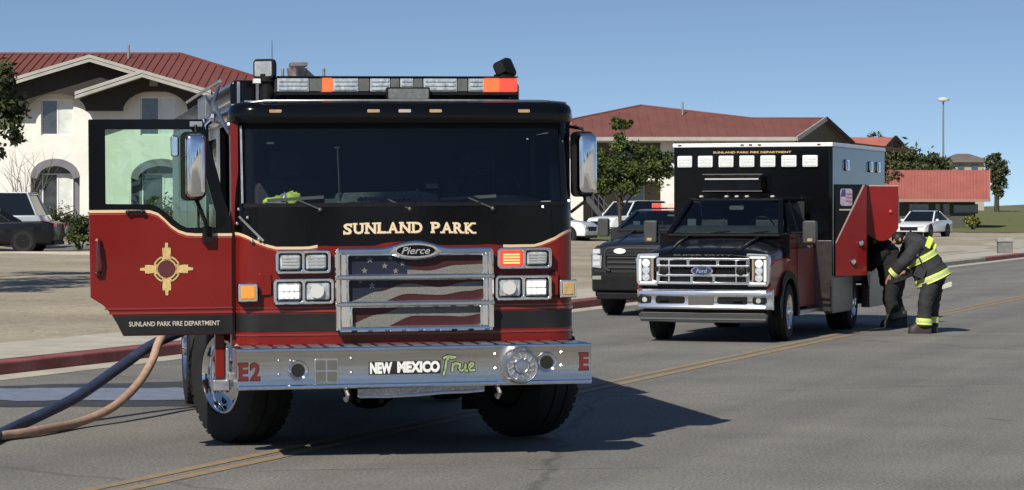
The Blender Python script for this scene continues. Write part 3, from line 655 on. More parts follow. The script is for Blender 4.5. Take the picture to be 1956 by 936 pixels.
# bumper
BP = [(-1.248, .02), (-1.20, 0.0), (1.20, 0.0), (1.248, .02)]
q = MB()
prof = [(0.03, .515), (-.006, .525), (0, .55), (0, .765), (-.006, .788), (.01, .797), (.43, .797), (.43, .515)]
q.prism(prof, -1.245, 1.25, axes='yz'); BUM = part(q, "bumper", STEEL, bevel=.008)
q = MB(); q.tube([(-1.24, .004, .53), (1.245, .004, .53)], .016, 10); q.tube([(-1.24, .006, .786), (1.245, .006, .786)], .014, 10); part(q, "bumper_lip", CHROME, BUM)
q = MB()
for k in range(20): q.box(-1.2 + k * .12, -1.12 + k * .12, .06, .42, .798, .801)
part(q, "tread_plate", ALU, BUM)
tb = lambda px: -1.239 + (px - 455) / 675 * 2.488
for px, pz in ((531, .714), (531, .618), (667, .722), (667, .622), (942, .732), (942, .632), (1070, .738), (1070, .645), (553, .712)):
    q = MB(); q.ball((tb(px), -.004, pz), .0125, 8); part(q, "bolt", CHROME, BUM)
for px, pz in ((567, .643), (1042, .668)):
    q = MB(); q.lathe([(.052, .004), (.072, -.012), (.066, -.018), (.050, -.008), (.046, .03), (.02, .1)], (tb(px), 0, pz), (0, 1, 0), 28, caps=False); H_ = part(q, "air_horn", CHROME, BUM)
    q = MB(); q.prism(circ(tb(px), pz, .047, 24), -.004, .0); part(q, "horn_mouth", mat("horn_black", (.004, .004, .004), .7), H_)
q = MB(); q.prism(rrect(-.712, -.548, .556, .722, .012), -.006, .0); SP = part(q, "siren_speaker", ALU, BUM, bevel=.003)
for i in (0, 1):
    for j in (0, 1):
        q = MB(); a = -.703 + i * .079; b = .565 + j * .079; q.prism(rrect(a, a + .067, b, b + .067, .006), -.009, -.0062); part(q, "speaker_slot", mat("speaker_grey", (.10, .098, .09), .6, var=.3, vscale=120), SP)
# mechanical siren
c = (.724, 0, .652); q = MB(); q.lathe([(.125, .02), (.128, -.02), (.124, -.10), (.112, -.125), (.1, -.12), (.095, -.115), (.06, -.115), (.05, -.135), (.02, -.14), (.001, -.14)], c, (0, 1, 0), 40, caps=False); SR = part(q, "mechanical_siren", mat("siren_alloy", (.55, .56, .58), .3, metal=1, var=.1, vscale=20), BUM)
for k in range(12):
    a = 2 * math.pi * k / 12; q = MB(); q.bar((c[0] + .058 * math.cos(a), -.119, c[2] + .058 * math.sin(a)), (c[0] + .092 * math.cos(a + .18), -.119, c[2] + .092 * math.sin(a + .18)), .008, .012, up=(0, 1, 0)); part(q, "siren_vane", CHROME, SR)
q = MB(); q.tube([(c[0] + .10 * math.cos(2 * math.pi * i / 36), -.126, c[2] + .10 * math.sin(2 * math.pi * i / 36)) for i in range(37)], .006, 6); q.tube([(c[0] + .045 * math.cos(2 * math.pi * i / 36), -.142, c[2] + .045 * math.sin(2 * math.pi * i / 36)) for i in range(37)], .005, 6); part(q, "siren_rings", CHROME, SR)
# bumper lettering
q = MB(); q.prism(rrect(-.335, .172, .604, .695, .004), -.0022, -.0008); part(q, "plate_backing", mat("decal_black", (.012, .012, .012), .5), BUM)
q = MB(); text_into(q, "NEW", -.326, -.17, .610, .690, -.004, bold=.06); text_into(q, "MEXICO", -.135, .165, .614, .694, -.004, bold=.06); part(q, "bumper_lettering", mat("letter_white", (.78, .78, .75), .5), BUM, smooth=False)
GRN = mat("script_green", (.34, .42, .20), .5); OUTL = mat("script_outline", (.02, .03, .015), .5)
def script(mb, w, y, ox=.19, oz=.608, k=.225):
    S_ = [[(.0, -.06), (.05, .1), (.10, .42), (.18, .52), (.30, .5)], [(.02, .50), (.14, .56), (.38, .52)], [(.30, .30), (.28, .06)], [(.29, .2), (.36, .32), (.46, .30)], [(.52, .30), (.50, .12), (.56, .05), (.66, .12), (.70, .28), (.68, .08), (.74, .05)], [(.80, .16), (.92, .22), (.94, .30), (.86, .32), (.80, .2), (.84, .06), (.98, .08)]]
    for st in S_:
        P = [Vector((ox + a * k, y, oz + b * k * .92)) for a, b in st]
        for p, r_ in zip(P, P[1:]):
            d_ = (r_ - p).normalized(); n_ = Vector((-d_.z, 0, d_.x)) * w; e = d_ * w * .8
            mb.add([p - e - n_, r_ + e - n_, r_ + e + n_, p - e + n_], [(0, 1, 2, 3)])
q = MB(); script(q, .0125, -.003); part(q, "script_backing", OUTL, BUM, smooth=False)
q = MB(); script(q, .007, -.005); part(q, "script_lettering", GRN, BUM, smooth=False)
E2M = mat("number_red", (.13, .014, .014), .45)
for cpt, yy, m in ((0, -.0035, mat("number_outline", (.035, .012, .012), .5)), (.006, -.005, E2M)):
    q = MB()
    for ch, a0, a1, b0, b1 in (("E", -1.236, -1.168, .575, .705), ("2", -1.160, -1.085, .575, .705), ("E", 1.160, 1.228, .605, .735)):
        text_into(q, ch, a0 + cpt, a1 - cpt, b0 + cpt, b1 - cpt, yy, bold=.05)
        if ch == "E":
            for z_ in (b0 + cpt, b1 - cpt - .02): q.add([(a0 - .006 + cpt, yy - .0003, z_), (a0 + .03, yy - .0003, z_), (a0 + .03, yy - .0003, z_ + .02), (a0 - .006 + cpt, yy - .0003, z_ + .02)], [(0, 1, 2, 3)])
    text_into(q, "2", .05, .13, .605 + cpt, .735 - cpt, 0, bold=.05, place=lambda a, b: (1.2502 + (.0016 if cpt else .0008), a, b))
    part(q, "unit_number", m, BUM, smooth=False)
# underneath
q = MB(); q.prism([(-.405, .505), (.49, .517), (.49, .47), (.35, .462), (.2, .462), (0, .45), (-.2, .443), (-.38, .437), (-.405, .45)], .05, .06); q.xf(Matrix.Identity(4)); CP = part(q, "centre_plate", mat("mesh_plate", (.42, .42, .42), .35, metal=.7, var=.5, vscale=90), bevel=.003)
q = MB(); q.tube([(-.40, .045, .452), (-.2, .043, .448), (.02, .042, .455), (.2, .042, .468), (.36, .043, .470), (.48, .045, .478)], .012, 8); part(q, "plate_edge", CHROME, CP)
for x in (-.49, .58):
    q = MB(); q.tube([(x, .12, .52), (x, .03, .50), (x + .01, .0, .465), (x + .0, .03, .43), (x, .1, .44)], .016, 8); part(q, "tow_hook", ALU)
q = MB(); q.box(-.50, -.32, .2, 7.9, .50, .80); q.box(.32, .50, .2, 7.9, .50, .80); q.box(-1.05, 1.05, .45, 1.1, .62, .82); q.box(-1.0, 1.0, 2.5, 5.0, .45, .85); q.box(-.9, .9, 6.6, 8.0, .5, .85)
part(q, "chassis", SATIN)
for y in (1.75, 5.9):
    q = MB(); q.cyl((-1.0, y, .5), (1.0, y, .5), .085, n=12); q.ball((-.1, y, .46), (.24, .24, .23), 14); q.box(-.6, -.45, y - .4, y + .4, .56, .66); q.box(.45, .6, y - .4, y + .4, .56, .66); part(q, "axle", SATIN)
q = MB()
for x in (-.42, -.36, -.3, -.2): q.tube([(x, .5, .62), (x + .02, .5, .42 + random.uniform(-.05, .05)), (x + .06, .6, .5)], .018, 6)
part(q, "air_lines", SATIN)
# wheels
def wheel(parent, c, r, w, steer=0, rim_r=None, rimm=None, name="wheel", out=-1, hub=True, holes=8):
    """tyre named wheel with its rim and lugs as sub-parts; outer face looks to local out*x"""
    rim_r = rim_r or r * .56; o_ = out
    prof = [(rim_r, -w * .42), (rim_r * 1.05, -w * .5), (r * .88, -w * .5), (r * .965, -w * .44), (r, -w * .32), (r, -w * .17), (r * .975, -w * .165), (r * .975, -w * .13), (r, -w * .125), (r, w * .125), (r * .975, w * .13), (r * .975, w * .165), (r, w * .17), (r, w * .32), (r * .965, w * .44), (r * .88, w * .5), (rim_r * 1.05, w * .5), (rim_r, w * .42)]
    q = MB(); q.lathe(prof, (0, 0, 0), (1, 0, 0), 40, caps=False); nn = 40
    for k in range(nn):                                   # shoulder blocks
        a = 2 * math.pi * k / nn; 
        for s_ in (-1, 1): q.obox((s_ * w * .40, r * .962 * math.cos(a), r * .962 * math.sin(a)), (w * .075, 0, 0), (0, -math.sin(a) * r * .05, math.cos(a) * r * .05), (0, math.cos(a) * r * .003, math.sin(a) * r * .003))
    T_ = q.build(name, RUBBER, parent); T_.location = c; T_.rotation_euler = (0, 0, steer)
    q = MB(); q.lathe([(rim_r * 1.03, o_ * w * .47), (rim_r * .98, o_ * w * .50), (rim_r * .93, o_ * w * .44), (rim_r * .88, o_ * w * .25), (rim_r * .62, o_ * w * .32), (rim_r * .55, o_ * w * .36), (rim_r * .30, o_ * w * .38), (rim_r * .28, o_ * w * .52), (rim_r * .2, o_ * w * .56), (.001, o_ * w * .57)], (0, 0, 0), (1, 0, 0), 32, caps=False)
    Rm = q.build("rim", rimm or CHROME, T_)
    q = MB(); q.lathe([(rim_r * 1.0, -o_ * w * .1), (rim_r * .9, -o_ * w * .45), (.01, -o_ * w * .46)], (0, 0, 0), (1, 0, 0), 24, caps=False); q.build("brake_drum", DARK, T_)
    q = MB()
    for k in range(10):
        a = 2 * math.pi * k / 10; y_, z_ = rim_r * .44 * math.cos(a), rim_r * .44 * math.sin(a); q.cyl((o_ * w * .36, y_, z_), (o_ * w * .45, y_, z_), rim_r * .055, n=6)
    q.build("lug_nuts", rimm or CHROME, T_)
    q = MB()
    for k in range(holes):
        a = 2 * math.pi * (k + .5) / holes; y_, z_ = rim_r * .75 * math.cos(a), rim_r * .75 * math.sin(a); q.cyl((o_ * w * .27, y_, z_), (o_ * w * .30, y_, z_), rim_r * .10, n=10)
    q.build("hand_holes", SATIN, T_)
    return T_
for sx in (-1, 1):
    wheel(ENG, (sx * 1.08, 1.72, .525), .525, .36, steer=R(24), out=sx)
    wheel(ENG, (sx * 1.06 + sx * .06, 5.72, .52), .52, .30, out=sx)
for sx in (-1, 1):
    q = MB(); q.box(min(sx * .72, sx * 1.22), max(sx * .72, sx * 1.22), 2.42, 2.44, .16, .84); part(q, "added_shade_flap", RUBBER)  # flaps added behind the front wheels to block light under the engine
# step under the left door
q = MB(); q.box(-1.24, -1.13, .62, 1.0, .62, .66); q.box(-1.22, -1.18, .52, .62, .52, .80); q.box(-1.27, -1.18, .44, .60, .555, .61); q.tube([(-1.2, .5, .62), (-1.2, .48, .72), (-1.2, .55, .80)], .02); part(q, "cab_step", ALU, bevel=.006)
q = MB(); q.box(-1.35, -1.285, .62, .72, .56, .87); part(q, "step_post", RED, bevel=.006)
q = MB(); q.prism([(-1.375, .555), (-1.375, .475), (-1.255, .475), (-1.255, .78), (-1.283, .78), (-1.283, .555)], .53, .70); part(q, "step_bracket", ALU, bevel=.01)

# open left door, swung square to the cab: seen from the front is its outer face
dx = lambda px: -2.232 + (px - 168) * .003622
dz = lambda py: 2.397 - (py - 228) * .00371
stripe = [(168, 402)] + [(250 + 0, 402), (285, 403), (300, 408), (312, 418), (325, 431), (340, 441), (355, 446), (372, 447.5), (443, 448)]
YF, YB = .50, .56
low = [(dx(a), dz(b)) for a, b in stripe]
outline = low + [(dx(443), dz(638)), (dx(232), dz(638)), (dx(222), dz(618)), (dx(210), dz(597)), (dx(194), dz(579)), (dx(170), dz(564))]
q = MB(); q.prism(outline, YF, YB); DOOR = part(q, "open_door", RED, bevel=.006, label="red and black door standing open on the left")
fr = [(dx(168), dz(228)), (dx(388), dz(228)), (dx(398), dz(262)), (dx(424), dz(360)), (dx(443), dz(425)), (dx(443), dz(447))] + [(a, b + .0015) for a, b in reversed(low[:-1])]
hole = [(dx(200), dz(247)), (dx(366), dz(247)), (dx(372), dz(256)), (dx(396), dz(345)), (dx(412), dz(405)), (dx(412), dz(434)), (dx(356), dz(434)), (dx(343), dz(428)), (dx(328), dz(416)), (dx(312), dz(402)), (dx(298), dz(393)), (dx(285), dz(389)), (dx(200), dz(388))]
q = MB(); q.prism(fr, YF + .002, YB - .002, [hole]); part(q, "window_frame", BLACK, DOOR, bevel=.006)
q = MB(); q.prism([(a, b) for a, b in hole], .528, .532); part(q, "window_glass", glass("tinted_door_glass", (.70, .85, .76)), DOOR)
q = MB()
for w, off, yy, mi in ((.010, 0.0, -.0035, 0), (.004, -.020, -.003, 1)):
    for (a, b), (c_, d_) in zip(low, low[1:]): q.add([(a, YF + yy, b - w + off), (c_, YF + yy, d_ - w + off), (c_, YF + yy, d_ + w + off), (a, YF + yy, b + w + off)], [(0, 1, 2, 3)], mi)
part(q, "door_stripe", [mat("stripe_gold", (0, 0, 0)), mat("stripe_red", (0, 0, 0))], DOOR, smooth=False)
q = MB(); q.prism([(dx(443), dz(600)), (dx(443), dz(636)), (dx(232.5), dz(636)), (dx(222), dz(617)), (dx(211.5), dz(600))], YF - .003, YF - .0005); part(q, "door_band", BAND, DOOR)
q = MB(); q.box(dx(197), dx(443), YF - .008, YF - .0005, dz(588), dz(585)); q.box(dx(205), dx(443), YF - .008, YF - .0005, dz(597), dz(593)); part(q, "door_moulding", mat("moulding_red", (0, 0, 0)), DOOR)
q = MB(); text_into(q, "SUNLAND PARK FIRE DEPARTMENT", dx(243), dx(418), dz(620), dz(611), YF - .0045, bold=.012); part(q, "door_lettering", mat("letter_pale", (.55, .5, .42), .5), DOOR, smooth=False)
# sun symbol
cx, cz = dx(316), dz(512)
def emblem(mb, y, grow=0.0, m=0):
    for k in range(4):
        a = R(90 * k); ca, sa = math.cos(a), math.sin(a)
        pts = [(.062, -.024 - grow), (.125, -.030 - grow), (.150, -.029 - grow), (.150, -.012 - grow), (.185 + grow, -.009 - grow), (.185 + grow, .009 + grow), (.150, .012 + grow), (.150, .029 + grow), (.125, .030 + grow), (.062, .024 + grow)]
        mb.add([(cx + u * ca - v * sa, y, cz + u * sa + v * ca) for u, v in pts], [tuple(range(len(pts)))], m)
    for r0, r1, segs in ((.062 - grow, .072 + grow, [(0, 360)]), (.085 - grow, .096 + grow, [(22 + 90 * k, 68 + 90 * k) for k in range(4)])):
        for a0, a1 in segs:
            n = max(4, int((a1 - a0) / 9)); P = []
            for i in range(n + 1):
                a = R(a0 + (a1 - a0) * i / n); P += [(cx + r0 * math.cos(a), y, cz + r0 * math.sin(a)), (cx + r1 * math.cos(a), y, cz + r1 * math.sin(a))]
            mb.add(P, [(2 * i, 2 * i + 1, 2 * i + 3, 2 * i + 2) for i in range(n)], m)
    for k in range(4):
        for d_ in (22, 68):
            a = R(90 * k + d_); mb.add([(cx + .068 * math.cos(a - .06), y, cz + .068 * math.sin(a - .06)), (cx + .094 * math.cos(a - .05), y, cz + .094 * math.sin(a - .05)), (cx + .094 * math.cos(a + .05), y, cz + .094 * math.sin(a + .05)), (cx + .068 * math.cos(a + .06), y, cz + .068 * math.sin(a + .06))], [(0, 1, 2, 3)], m)
q = MB(); emblem(q, YF - .0025, .005); part(q, "emblem_edge", mat("emblem_dark", (.05, .015, .012), .5), DOOR, smooth=False)
q = MB(); emblem(q, YF - .0045); part(q, "sun_emblem", mat("emblem_gold", (.60, .42, .17), .4, var=.2, vscale=25), DOOR, smooth=False)
q = MB(); q.prism(circ(cx, cz, .060, 32), YF - .006, YF - .001); part(q, "emblem_disc", mat("emblem_maroon", (.09, .008, .012), .25, coat=1), DOOR)
# handles
q = MB(); hx, hz = dx(184), dz(488); q.tube([(hx, YF - .004, hz + .115), (hx, YF - .05, hz + .095), (hx + .004, YF - .06, hz), (hx, YF - .05, hz - .095), (hx, YF - .004, hz - .115)], .016, 8); q.ball((hx, YF - .02, hz + .112), .025, 8); q.ball((hx, YF - .02, hz - .112), .025, 8); part(q, "door_handle", mat("handle_dark", (.11, .02, .02), .25, metal=.4, coat=1), DOOR)
q = MB(); q.bar((dx(238), YF - .02, dz(403)), (dx(275), YF - .02, dz(403)), .03, .02); q.ball((dx(243), YF - .03, dz(404)), .016, 8); q.ball((dx(270), YF - .03, dz(404)), .016, 8); part(q, "sill_clip", SATIN, DOOR)
# mirrors
def mirror(x0, x1, z0, z1, y, lean=0):
    w = (x1 - x0) / 2; c = ((x0 + x1) / 2, y, (z0 + z1) / 2); h = (z1 - z0) / 2
    q = MB(); q.loft([[(c[0] + u * s, yy, c[2] + v * (1 - (1 - s) * .4)) for u, v in rrect(-w, w, -h, h, w * .55, 5)] for s, yy in ((.55, y - .10), (.8, y - .088), (.95, y - .06), (1, y - .02), (1, y + .03))]); M_ = part(q, "wing_mirror", CHROME)
    q = MB(); q.loft([[(c[0] + u * s - .02, yy, c[2] + v * s) for u, v in rrect(-w, w, -h, h, w * .5, 5)] for s, yy in ((1.06, y - .015), (1.06, y + .05))]); part(q, "mirror_shell", SATIN, M_)
    return M_
mr = mirror(1.278, 1.432, 1.846, 2.296, .66)
q = MB(); q.tube([(1.345, .65, 1.86), (1.35, .66, 1.80), (1.24, .64, 1.72)], .012, 8); part(q, "mirror_arm", SATIN, mr); q = MB(); q.tube([(1.34, .66, 2.28), (1.34, .68, 2.33), (1.22, .7, 2.35)], .012, 8); part(q, "mirror_arm", SATIN, mr)
ml = mirror(-1.575, -1.425, 1.836, 2.291, .36)
q = MB(); q.tube([(-1.49, .38, 2.28), (-1.49, .42, 2.34), (-1.49, .5, 2.36)], .014, 8); part(q, "mirror_arm", SATIN, ml); q = MB(); q.tube([(-1.50, .38, 1.85), (-1.44, .38, 1.70), (-1.41, .42, 1.60), (-1.41, .49, 1.56)], .014, 8); q.box(-1.445, -1.375, .44, .498, 1.53, 1.64); part(q, "mirror_arm", SATIN, ml)
q = MB(); q.box(-1.53, -1.44, .44, .47, 2.34, 2.38); part(q, "mirror_bracket", ALU, ml, bevel=.005)
q = MB(); q.prism(rrect(-1.665, -1.61, 2.13, 2.28, .02), .38, .46); part(q, "convex_mirror", CHROME, ml, bevel=.012)
# pump panel and body behind the cab
q = MB(); q.box(-1.22, 1.22, 3.5, 4.4, .85, 2.70); PP = part(q, "pump_panel", mat("pump_steel", (.42, .42, .41), .35, metal=.9, var=.25, vscale=8), bevel=.01)
for i in range(5):
    for j in range(3):
        q = MB(); q.lathe([(.06, 0), (.055, .03), (.04, .03), (.001, .025)], (-1.225, 3.62 + .16 * i, 1.2 + .25 * j), (-1, 0, 0), 16); part(q, "pressure_gauge", CHROME, PP)
for y in (3.75, 4.1):
    q = MB(); q.cyl((-1.20, y, .95), (-1.36, y, .93), .08, .075, n=16); part(q, "hose_outlet", CHROME, PP)
q = MB(); q.box(-1.22, 1.22, 4.42, 8.2, .85, 1.72); part(q, "rear_body", RED, bevel=.01)
q = MB(); q.box(-1.22, 1.22, 4.42, 8.2, 1.725, 2.66); part(q, "upper_body", BLACK, bevel=.01)
for y0 in (4.5, 5.75, 7.0):
    q = MB(); q.box(-1.234, -1.222, y0, y0 + 1.1, 1.0 if y0 != 5.75 else 1.2, 2.5)
    for k in range(24): q.box(-1.238, -1.2342, y0 + .02, y0 + 1.08, 1.03 + .06 * k if y0 != 5.75 else 1.22 + .052 * k, 1.06 + .06 * k if y0 != 5.75 else 1.25 + .052 * k)
    part(q, "locker_shutter", ALU)
q = MB(); q.tube([(-1.24, 1.5, 2.715), (-1.24, 3.4, 2.72), (-1.24, 5.6, 2.72)], .013, 8); 
part(q, "roof_rail", ALU)
for y in (2.05, 3.15):
    q = MB(); q.tube([(-1.25, y, 1.4), (-1.31, y, 1.45), (-1.31, y, 2.40), (-1.25, y, 2.46)], .022, 10); q.ball((-1.25, y, 2.46), .04, 8); q.ball((-1.25, y, 1.4), .04, 8); part(q, "grab_rail", CHROME)
q = MB(); q.tube([(-1.24, .62, 2.30), (-1.28, .9, 2.42), (-1.30, 1.3, 2.55), (-1.25, 1.5, 2.68)], .014, 8); q.ball((-1.24, .62, 2.36), .02, 8); part(q, "roof_bracket", ALU)

# reflective vest thrown on the dashboard
V = thing("safety_vest", "crumpled yellow-green safety vest lying on the dashboard behind the windscreen", "vest", (-.661, 18.226, 0), R(10.5), ry=-.0075)
def rag(c, sx, sy, sz, seed, n=14):
    r_ = random.Random(seed); L = []
    for j in range(8):
        t = math.pi * j / 7; row = []
        for i in range(n):
            a = 2 * math.pi * i / n; k = 1 + r_.uniform(-.28, .28)
            row.append((c[0] + sx * math.sin(t) * math.cos(a) * k, c[1] + sy * math.sin(t) * math.sin(a) * k, max(1.788, c[2] - sz * math.cos(t) * k)))
        L.append(row)
    return L
q = MB(); q.loft(rag((-.86, .66, 1.80), .13, .07, .055, 5)); q.loft(rag((-.79, .62, 1.83), .06, .05, .05, 6)); q.build("cloth", HIVIS, V, ang=60)
q = MB(); q.loft(rag((-.85, .61, 1.84), .035, .03, .035, 8)); q.loft(rag((-.92, .62, 1.80), .07, .04, .02, 9)); q.build("tape", mat("vest_tape", (.35, .37, .38), .35, metal=.3), V, ang=60)
# ------------------------------------------------------------------ the ambulance on a heavy pick-up chassis
AMB = thing("ambulance", "black and red box ambulance with chrome grille, compartment doors open beside two firefighters", "ambulance",
            (2.493, 34.302, 0), R(-19.5))
def sect(v, w, zb, zsh, zt):
    half = [(0, zt), (w * .5, zt - .008), (w * .82, zsh + (zt - zsh) * .45), (w * .97, zsh), (w, zsh - .08), (w, zb)]
    return [(-x, v, z) for x, z in reversed(half)] + [(x, v, z) for x, z in half[1:]]
def cab_front(root, paint, top_paint, side_paint, chrome, grille_fn, hz=0.0, roof_l=2.55, cab_end=2.6, names=("hood", "cab")):
    """hood, cab, glass of a heavy pick-up; returns nothing, everything is parented to root"""
    P = lambda mb, n, m, par=root, **k: mb.build(n, m, par, **k)
    q = MB(); q.loft([sect(.03, .80, .98, 1.11, 1.165), sect(.07, .83, .98, 1.14, 1.20), sect(.35, .84, 1.0, 1.19, 1.265), sect(.75, .845, 1.0, 1.235, 1.335), sect(1.14, .85, 1.0, 1.27, 1.385)]); P(q, names[0], top_paint, bevel=.015, ang=45)
    for sx in (-1, 1):                                    # raised hood shoulders
        q = MB(); q.tube([(sx * .46, .08, 1.195), (sx * .48, .5, 1.285), (sx * .50, 1.1, 1.375)], [.02, .03, .03], 8); P(q, "hood_crease", top_paint)
        q = MB()                                          # front wing with its wheel arch
        arc = [(.97 + .47 * math.cos(R(180 - 180 * i / 12)), .40 + .47 * math.sin(R(180 - 180 * i / 12))) for i in range(13)]
        q.prism([(.06, .60), (.44, .60)] + [p for p in arc if p[1] > .60] + [(1.50, .60), (1.50, 1.04), (1.1, 1.10), (.5, 1.09), (.06, 1.03)], sx * .83, sx * .905, axes='yz'); P(q, "front_wing", side_paint, bevel=.02)
        fl = [(.97 + .53 * math.cos(R(190 - 200 * i / 16)), .40 + .53 * math.sin(R(190 - 200 * i / 16))) for i in range(17)] + [(.97 + .43 * math.cos(R(-10 + 200 * i / 16)), .40 + .43 * math.sin(R(-10 + 200 * i / 16))) for i in range(17)]
        q = MB(); q.prism(fl, min(sx * .86, sx * .955), max(sx * .86, sx * .955), axes='yz'); P(q, "wheel_arch_flare", SATIN, bevel=.012)
    q = MB(); q.prism([(1.5, .42), (cab_end, .42), (cab_end, 1.225), (1.17, 1.225), (1.17, 1.0), (1.5, 1.0)], -.905, .905, axes='yz'); P(q, names[1], side_paint, bevel=.015)
    q = MB(); q.prism([(1.115, 1.0), (1.172, 1.0), (1.172, 1.222), (cab_end - .002, 1.222), (cab_end - .002, 1.43), (1.115, 1.43)], -.907, .907, axes='yz'); P(q, "upper_side", top_paint, bevel=.015)
    # greenhouse: pillars and roof, glass set in
    b0 = [(-.80, 1.15, 1.415), (.80, 1.15, 1.415), (.86, cab_end, 1.415), (-.86, cab_end, 1.415)]; t0 = [(-.64, 1.74, 1.865), (.64, 1.74, 1.865), (.70, cab_end, 1.865), (-.70, cab_end, 1.865)]
    q = MB(); q.box(-.80, .80, 2.42, 2.46, 1.415, 1.864); q.box(-.84, .84, 1.16, 2.46, 1.40, 1.4315); P(q, "cabin", DARK, smooth=False)
    q = MB(); q.prism([(1.17, 1.432), (1.62, 1.432), (1.60, 1.50), (1.45, 1.53), (1.30, 1.475)], -.76, .76, axes='yz'); P(q, "dashboard", mat("pale_dash", (.05, .055, .055), .6, var=.2, vscale=10), bevel=.02)
    for x in (-.4, .4):
        q = MB(); q.prism(rrect(x - .2, x + .2, 1.432, 1.66, .06), 2.05, 2.16); q.prism(rrect(x - .1, x + .1, 1.67, 1.80, .04), 2.06, 2.13); P(q, "seat", mat("seat_grey", (.06, .06, .062), .85), bevel=.015)
    q = MB(); q.prism(rrect(-.10, .10, 1.745, 1.80, .02), 1.78, 1.80); P(q, "rear_view_mirror", GREY_PL)
    q = MB(); q.tube([(.40 + .16 * math.cos(2 * math.pi * i / 20), 1.66 - .08 * math.sin(2 * math.pi * i / 20), 1.52 + .13 * math.sin(2 * math.pi * i / 20)) for i in range(21)], .012, 6); P(q, "steering_wheel", SATIN)
    q = MB(); q.prism(rrect(-.62, -.50, 1.45, 1.62, .02), 1.5, 1.56); q.tube([(-.1, 1.5, 1.5), (-.1, 1.45, 1.62)], .012); P(q, "dash_computer", mat("gadget_grey", (.10, .115, .115), .5))
    q = MB(); q.loft([[(-.66, 1.71, 1.868), (.66, 1.71, 1.868), (.715, cab_end, 1.868), (-.715, cab_end, 1.868)], [(-.66, 1.72, 1.895), (.66, 1.72, 1.895), (.715, cab_end, 1.90), (-.715, cab_end, 1.90)], [(-.55, 1.86, 1.925), (.55, 1.86, 1.925), (.6, cab_end, 1.93), (-.6, cab_end, 1.93)]]); P(q, "roof", top_paint, bevel=.012)
    q = MB(); ny = Vector((0, -.45, .59)).normalized() * .006
    A, B, C, D = [Vector(p) for p in ((-.745, 1.165, 1.425), (.745, 1.165, 1.425), (.61, 1.735, 1.858), (-.61, 1.735, 1.858))]
    rows_ = []
    for k in range(7):
        t = k / 6; l = A.lerp(D, t); r_ = B.lerp(C, t); rows_.append([l.lerp(r_, i / 12) + ny + Vector((0, -.06 * (1 - (i / 6 - 1) ** 2), .02 * (1 - (i / 6 - 1) ** 2))) for i in range(13)])
    q.loft(rows_, 0, (False, False), closed=False); P(q, "windscreen", glass("truck_glass", (.62, .70, .72)))
    for sx in (-1, 1):
        q = MB(); q.bar((sx * .775, 1.14, 1.42), (sx * .632, 1.73, 1.872), .075, .05); P(q, "windscreen_pillar", top_paint, bevel=.012)
        q = MB(); q.add([(sx * .825, 1.33, 1.43), (sx * .862, cab_end - .06, 1.43), (sx * .712, cab_end - .06, 1.845), (sx * .668, 1.80, 1.845)], [(0, 1, 2, 3)]); P(q, "side_window", DGLASS, smooth=False)
        q = MB(); q.bar((sx * .835, 1.88, 1.42), (sx * .69, 1.97, 1.86), .02, .03); q.bar((sx * .815, 1.27, 1.425), (sx * .90, cab_end, 1.425), .02, .03); P(q, "window_trim", SATIN)
        q = MB(); q.bar((sx * .86, 1.42, 1.44), (sx * 1.06, 1.40, 1.44), .03, .02); q.bar((sx * .86, 1.42, 1.36), (sx * 1.06, 1.40, 1.36), .03, .02); MM = P(q, "wing_mirror", SATIN)
        q = MB(); q.prism(rrect(min(sx * 1.02, sx * 1.21), max(sx * 1.02, sx * 1.21), 1.29, 1.60, .035), 1.36, 1.47); P(q, "mirror_housing", mat("mirror_charcoal", (.045, .047, .048), .45, var=.15, vscale=10), MM, bevel=.02)
        if side_paint is ARED:
            q = MB(); q.prism(rrect(min(sx * 1.09, sx * 1.16), max(sx * 1.09, sx * 1.16), 1.32, 1.36, .01), 1.35, 1.362); P(q, "mirror_marker", AMBER_OFF, MM)
        q = MB(); q.bar((sx * .912, 2.2, 1.24), (sx * .912, 2.42, 1.24), .02, .035); P(q, "door_handle", chrome, bevel=.006)
        q = MB(); q.box(sx * .908 - .002, sx * .908 + .002, 1.545, 1.553, .46, 1.40); P(q, "door_gap", DARK)
        q = MB(); q.bar((sx * .90, 1.5, .36), (sx * .90, cab_end, .36), .14, .05); P(q, "side_step", ALU, bevel=.01)
    for x in (-.3, .25):
        q = MB(); q.bar((x, 1.10, 1.418), (x + .36, 1.20, 1.46), .018, .012); P(q, "wiper", SATIN)
    q = MB(); q.box(-.78, .78, 1.06, 1.2, 1.385, 1.415); P(q, "cowl", SATIN, bevel=.01)
    q = MB(); q.box(-.84, .84, .12, .5, .36, 1.1); q.box(-.7, .7, .5, 1.5, .36, .98); q.cyl((-.85, .97, .38), (.85, .97, .38), .07); P(q, "engine_bay", SATIN)
    grille_fn(P)
BCHROME = mat("bright_chrome", (0.93, 0.93, 0.94), 0.2, metal=1)
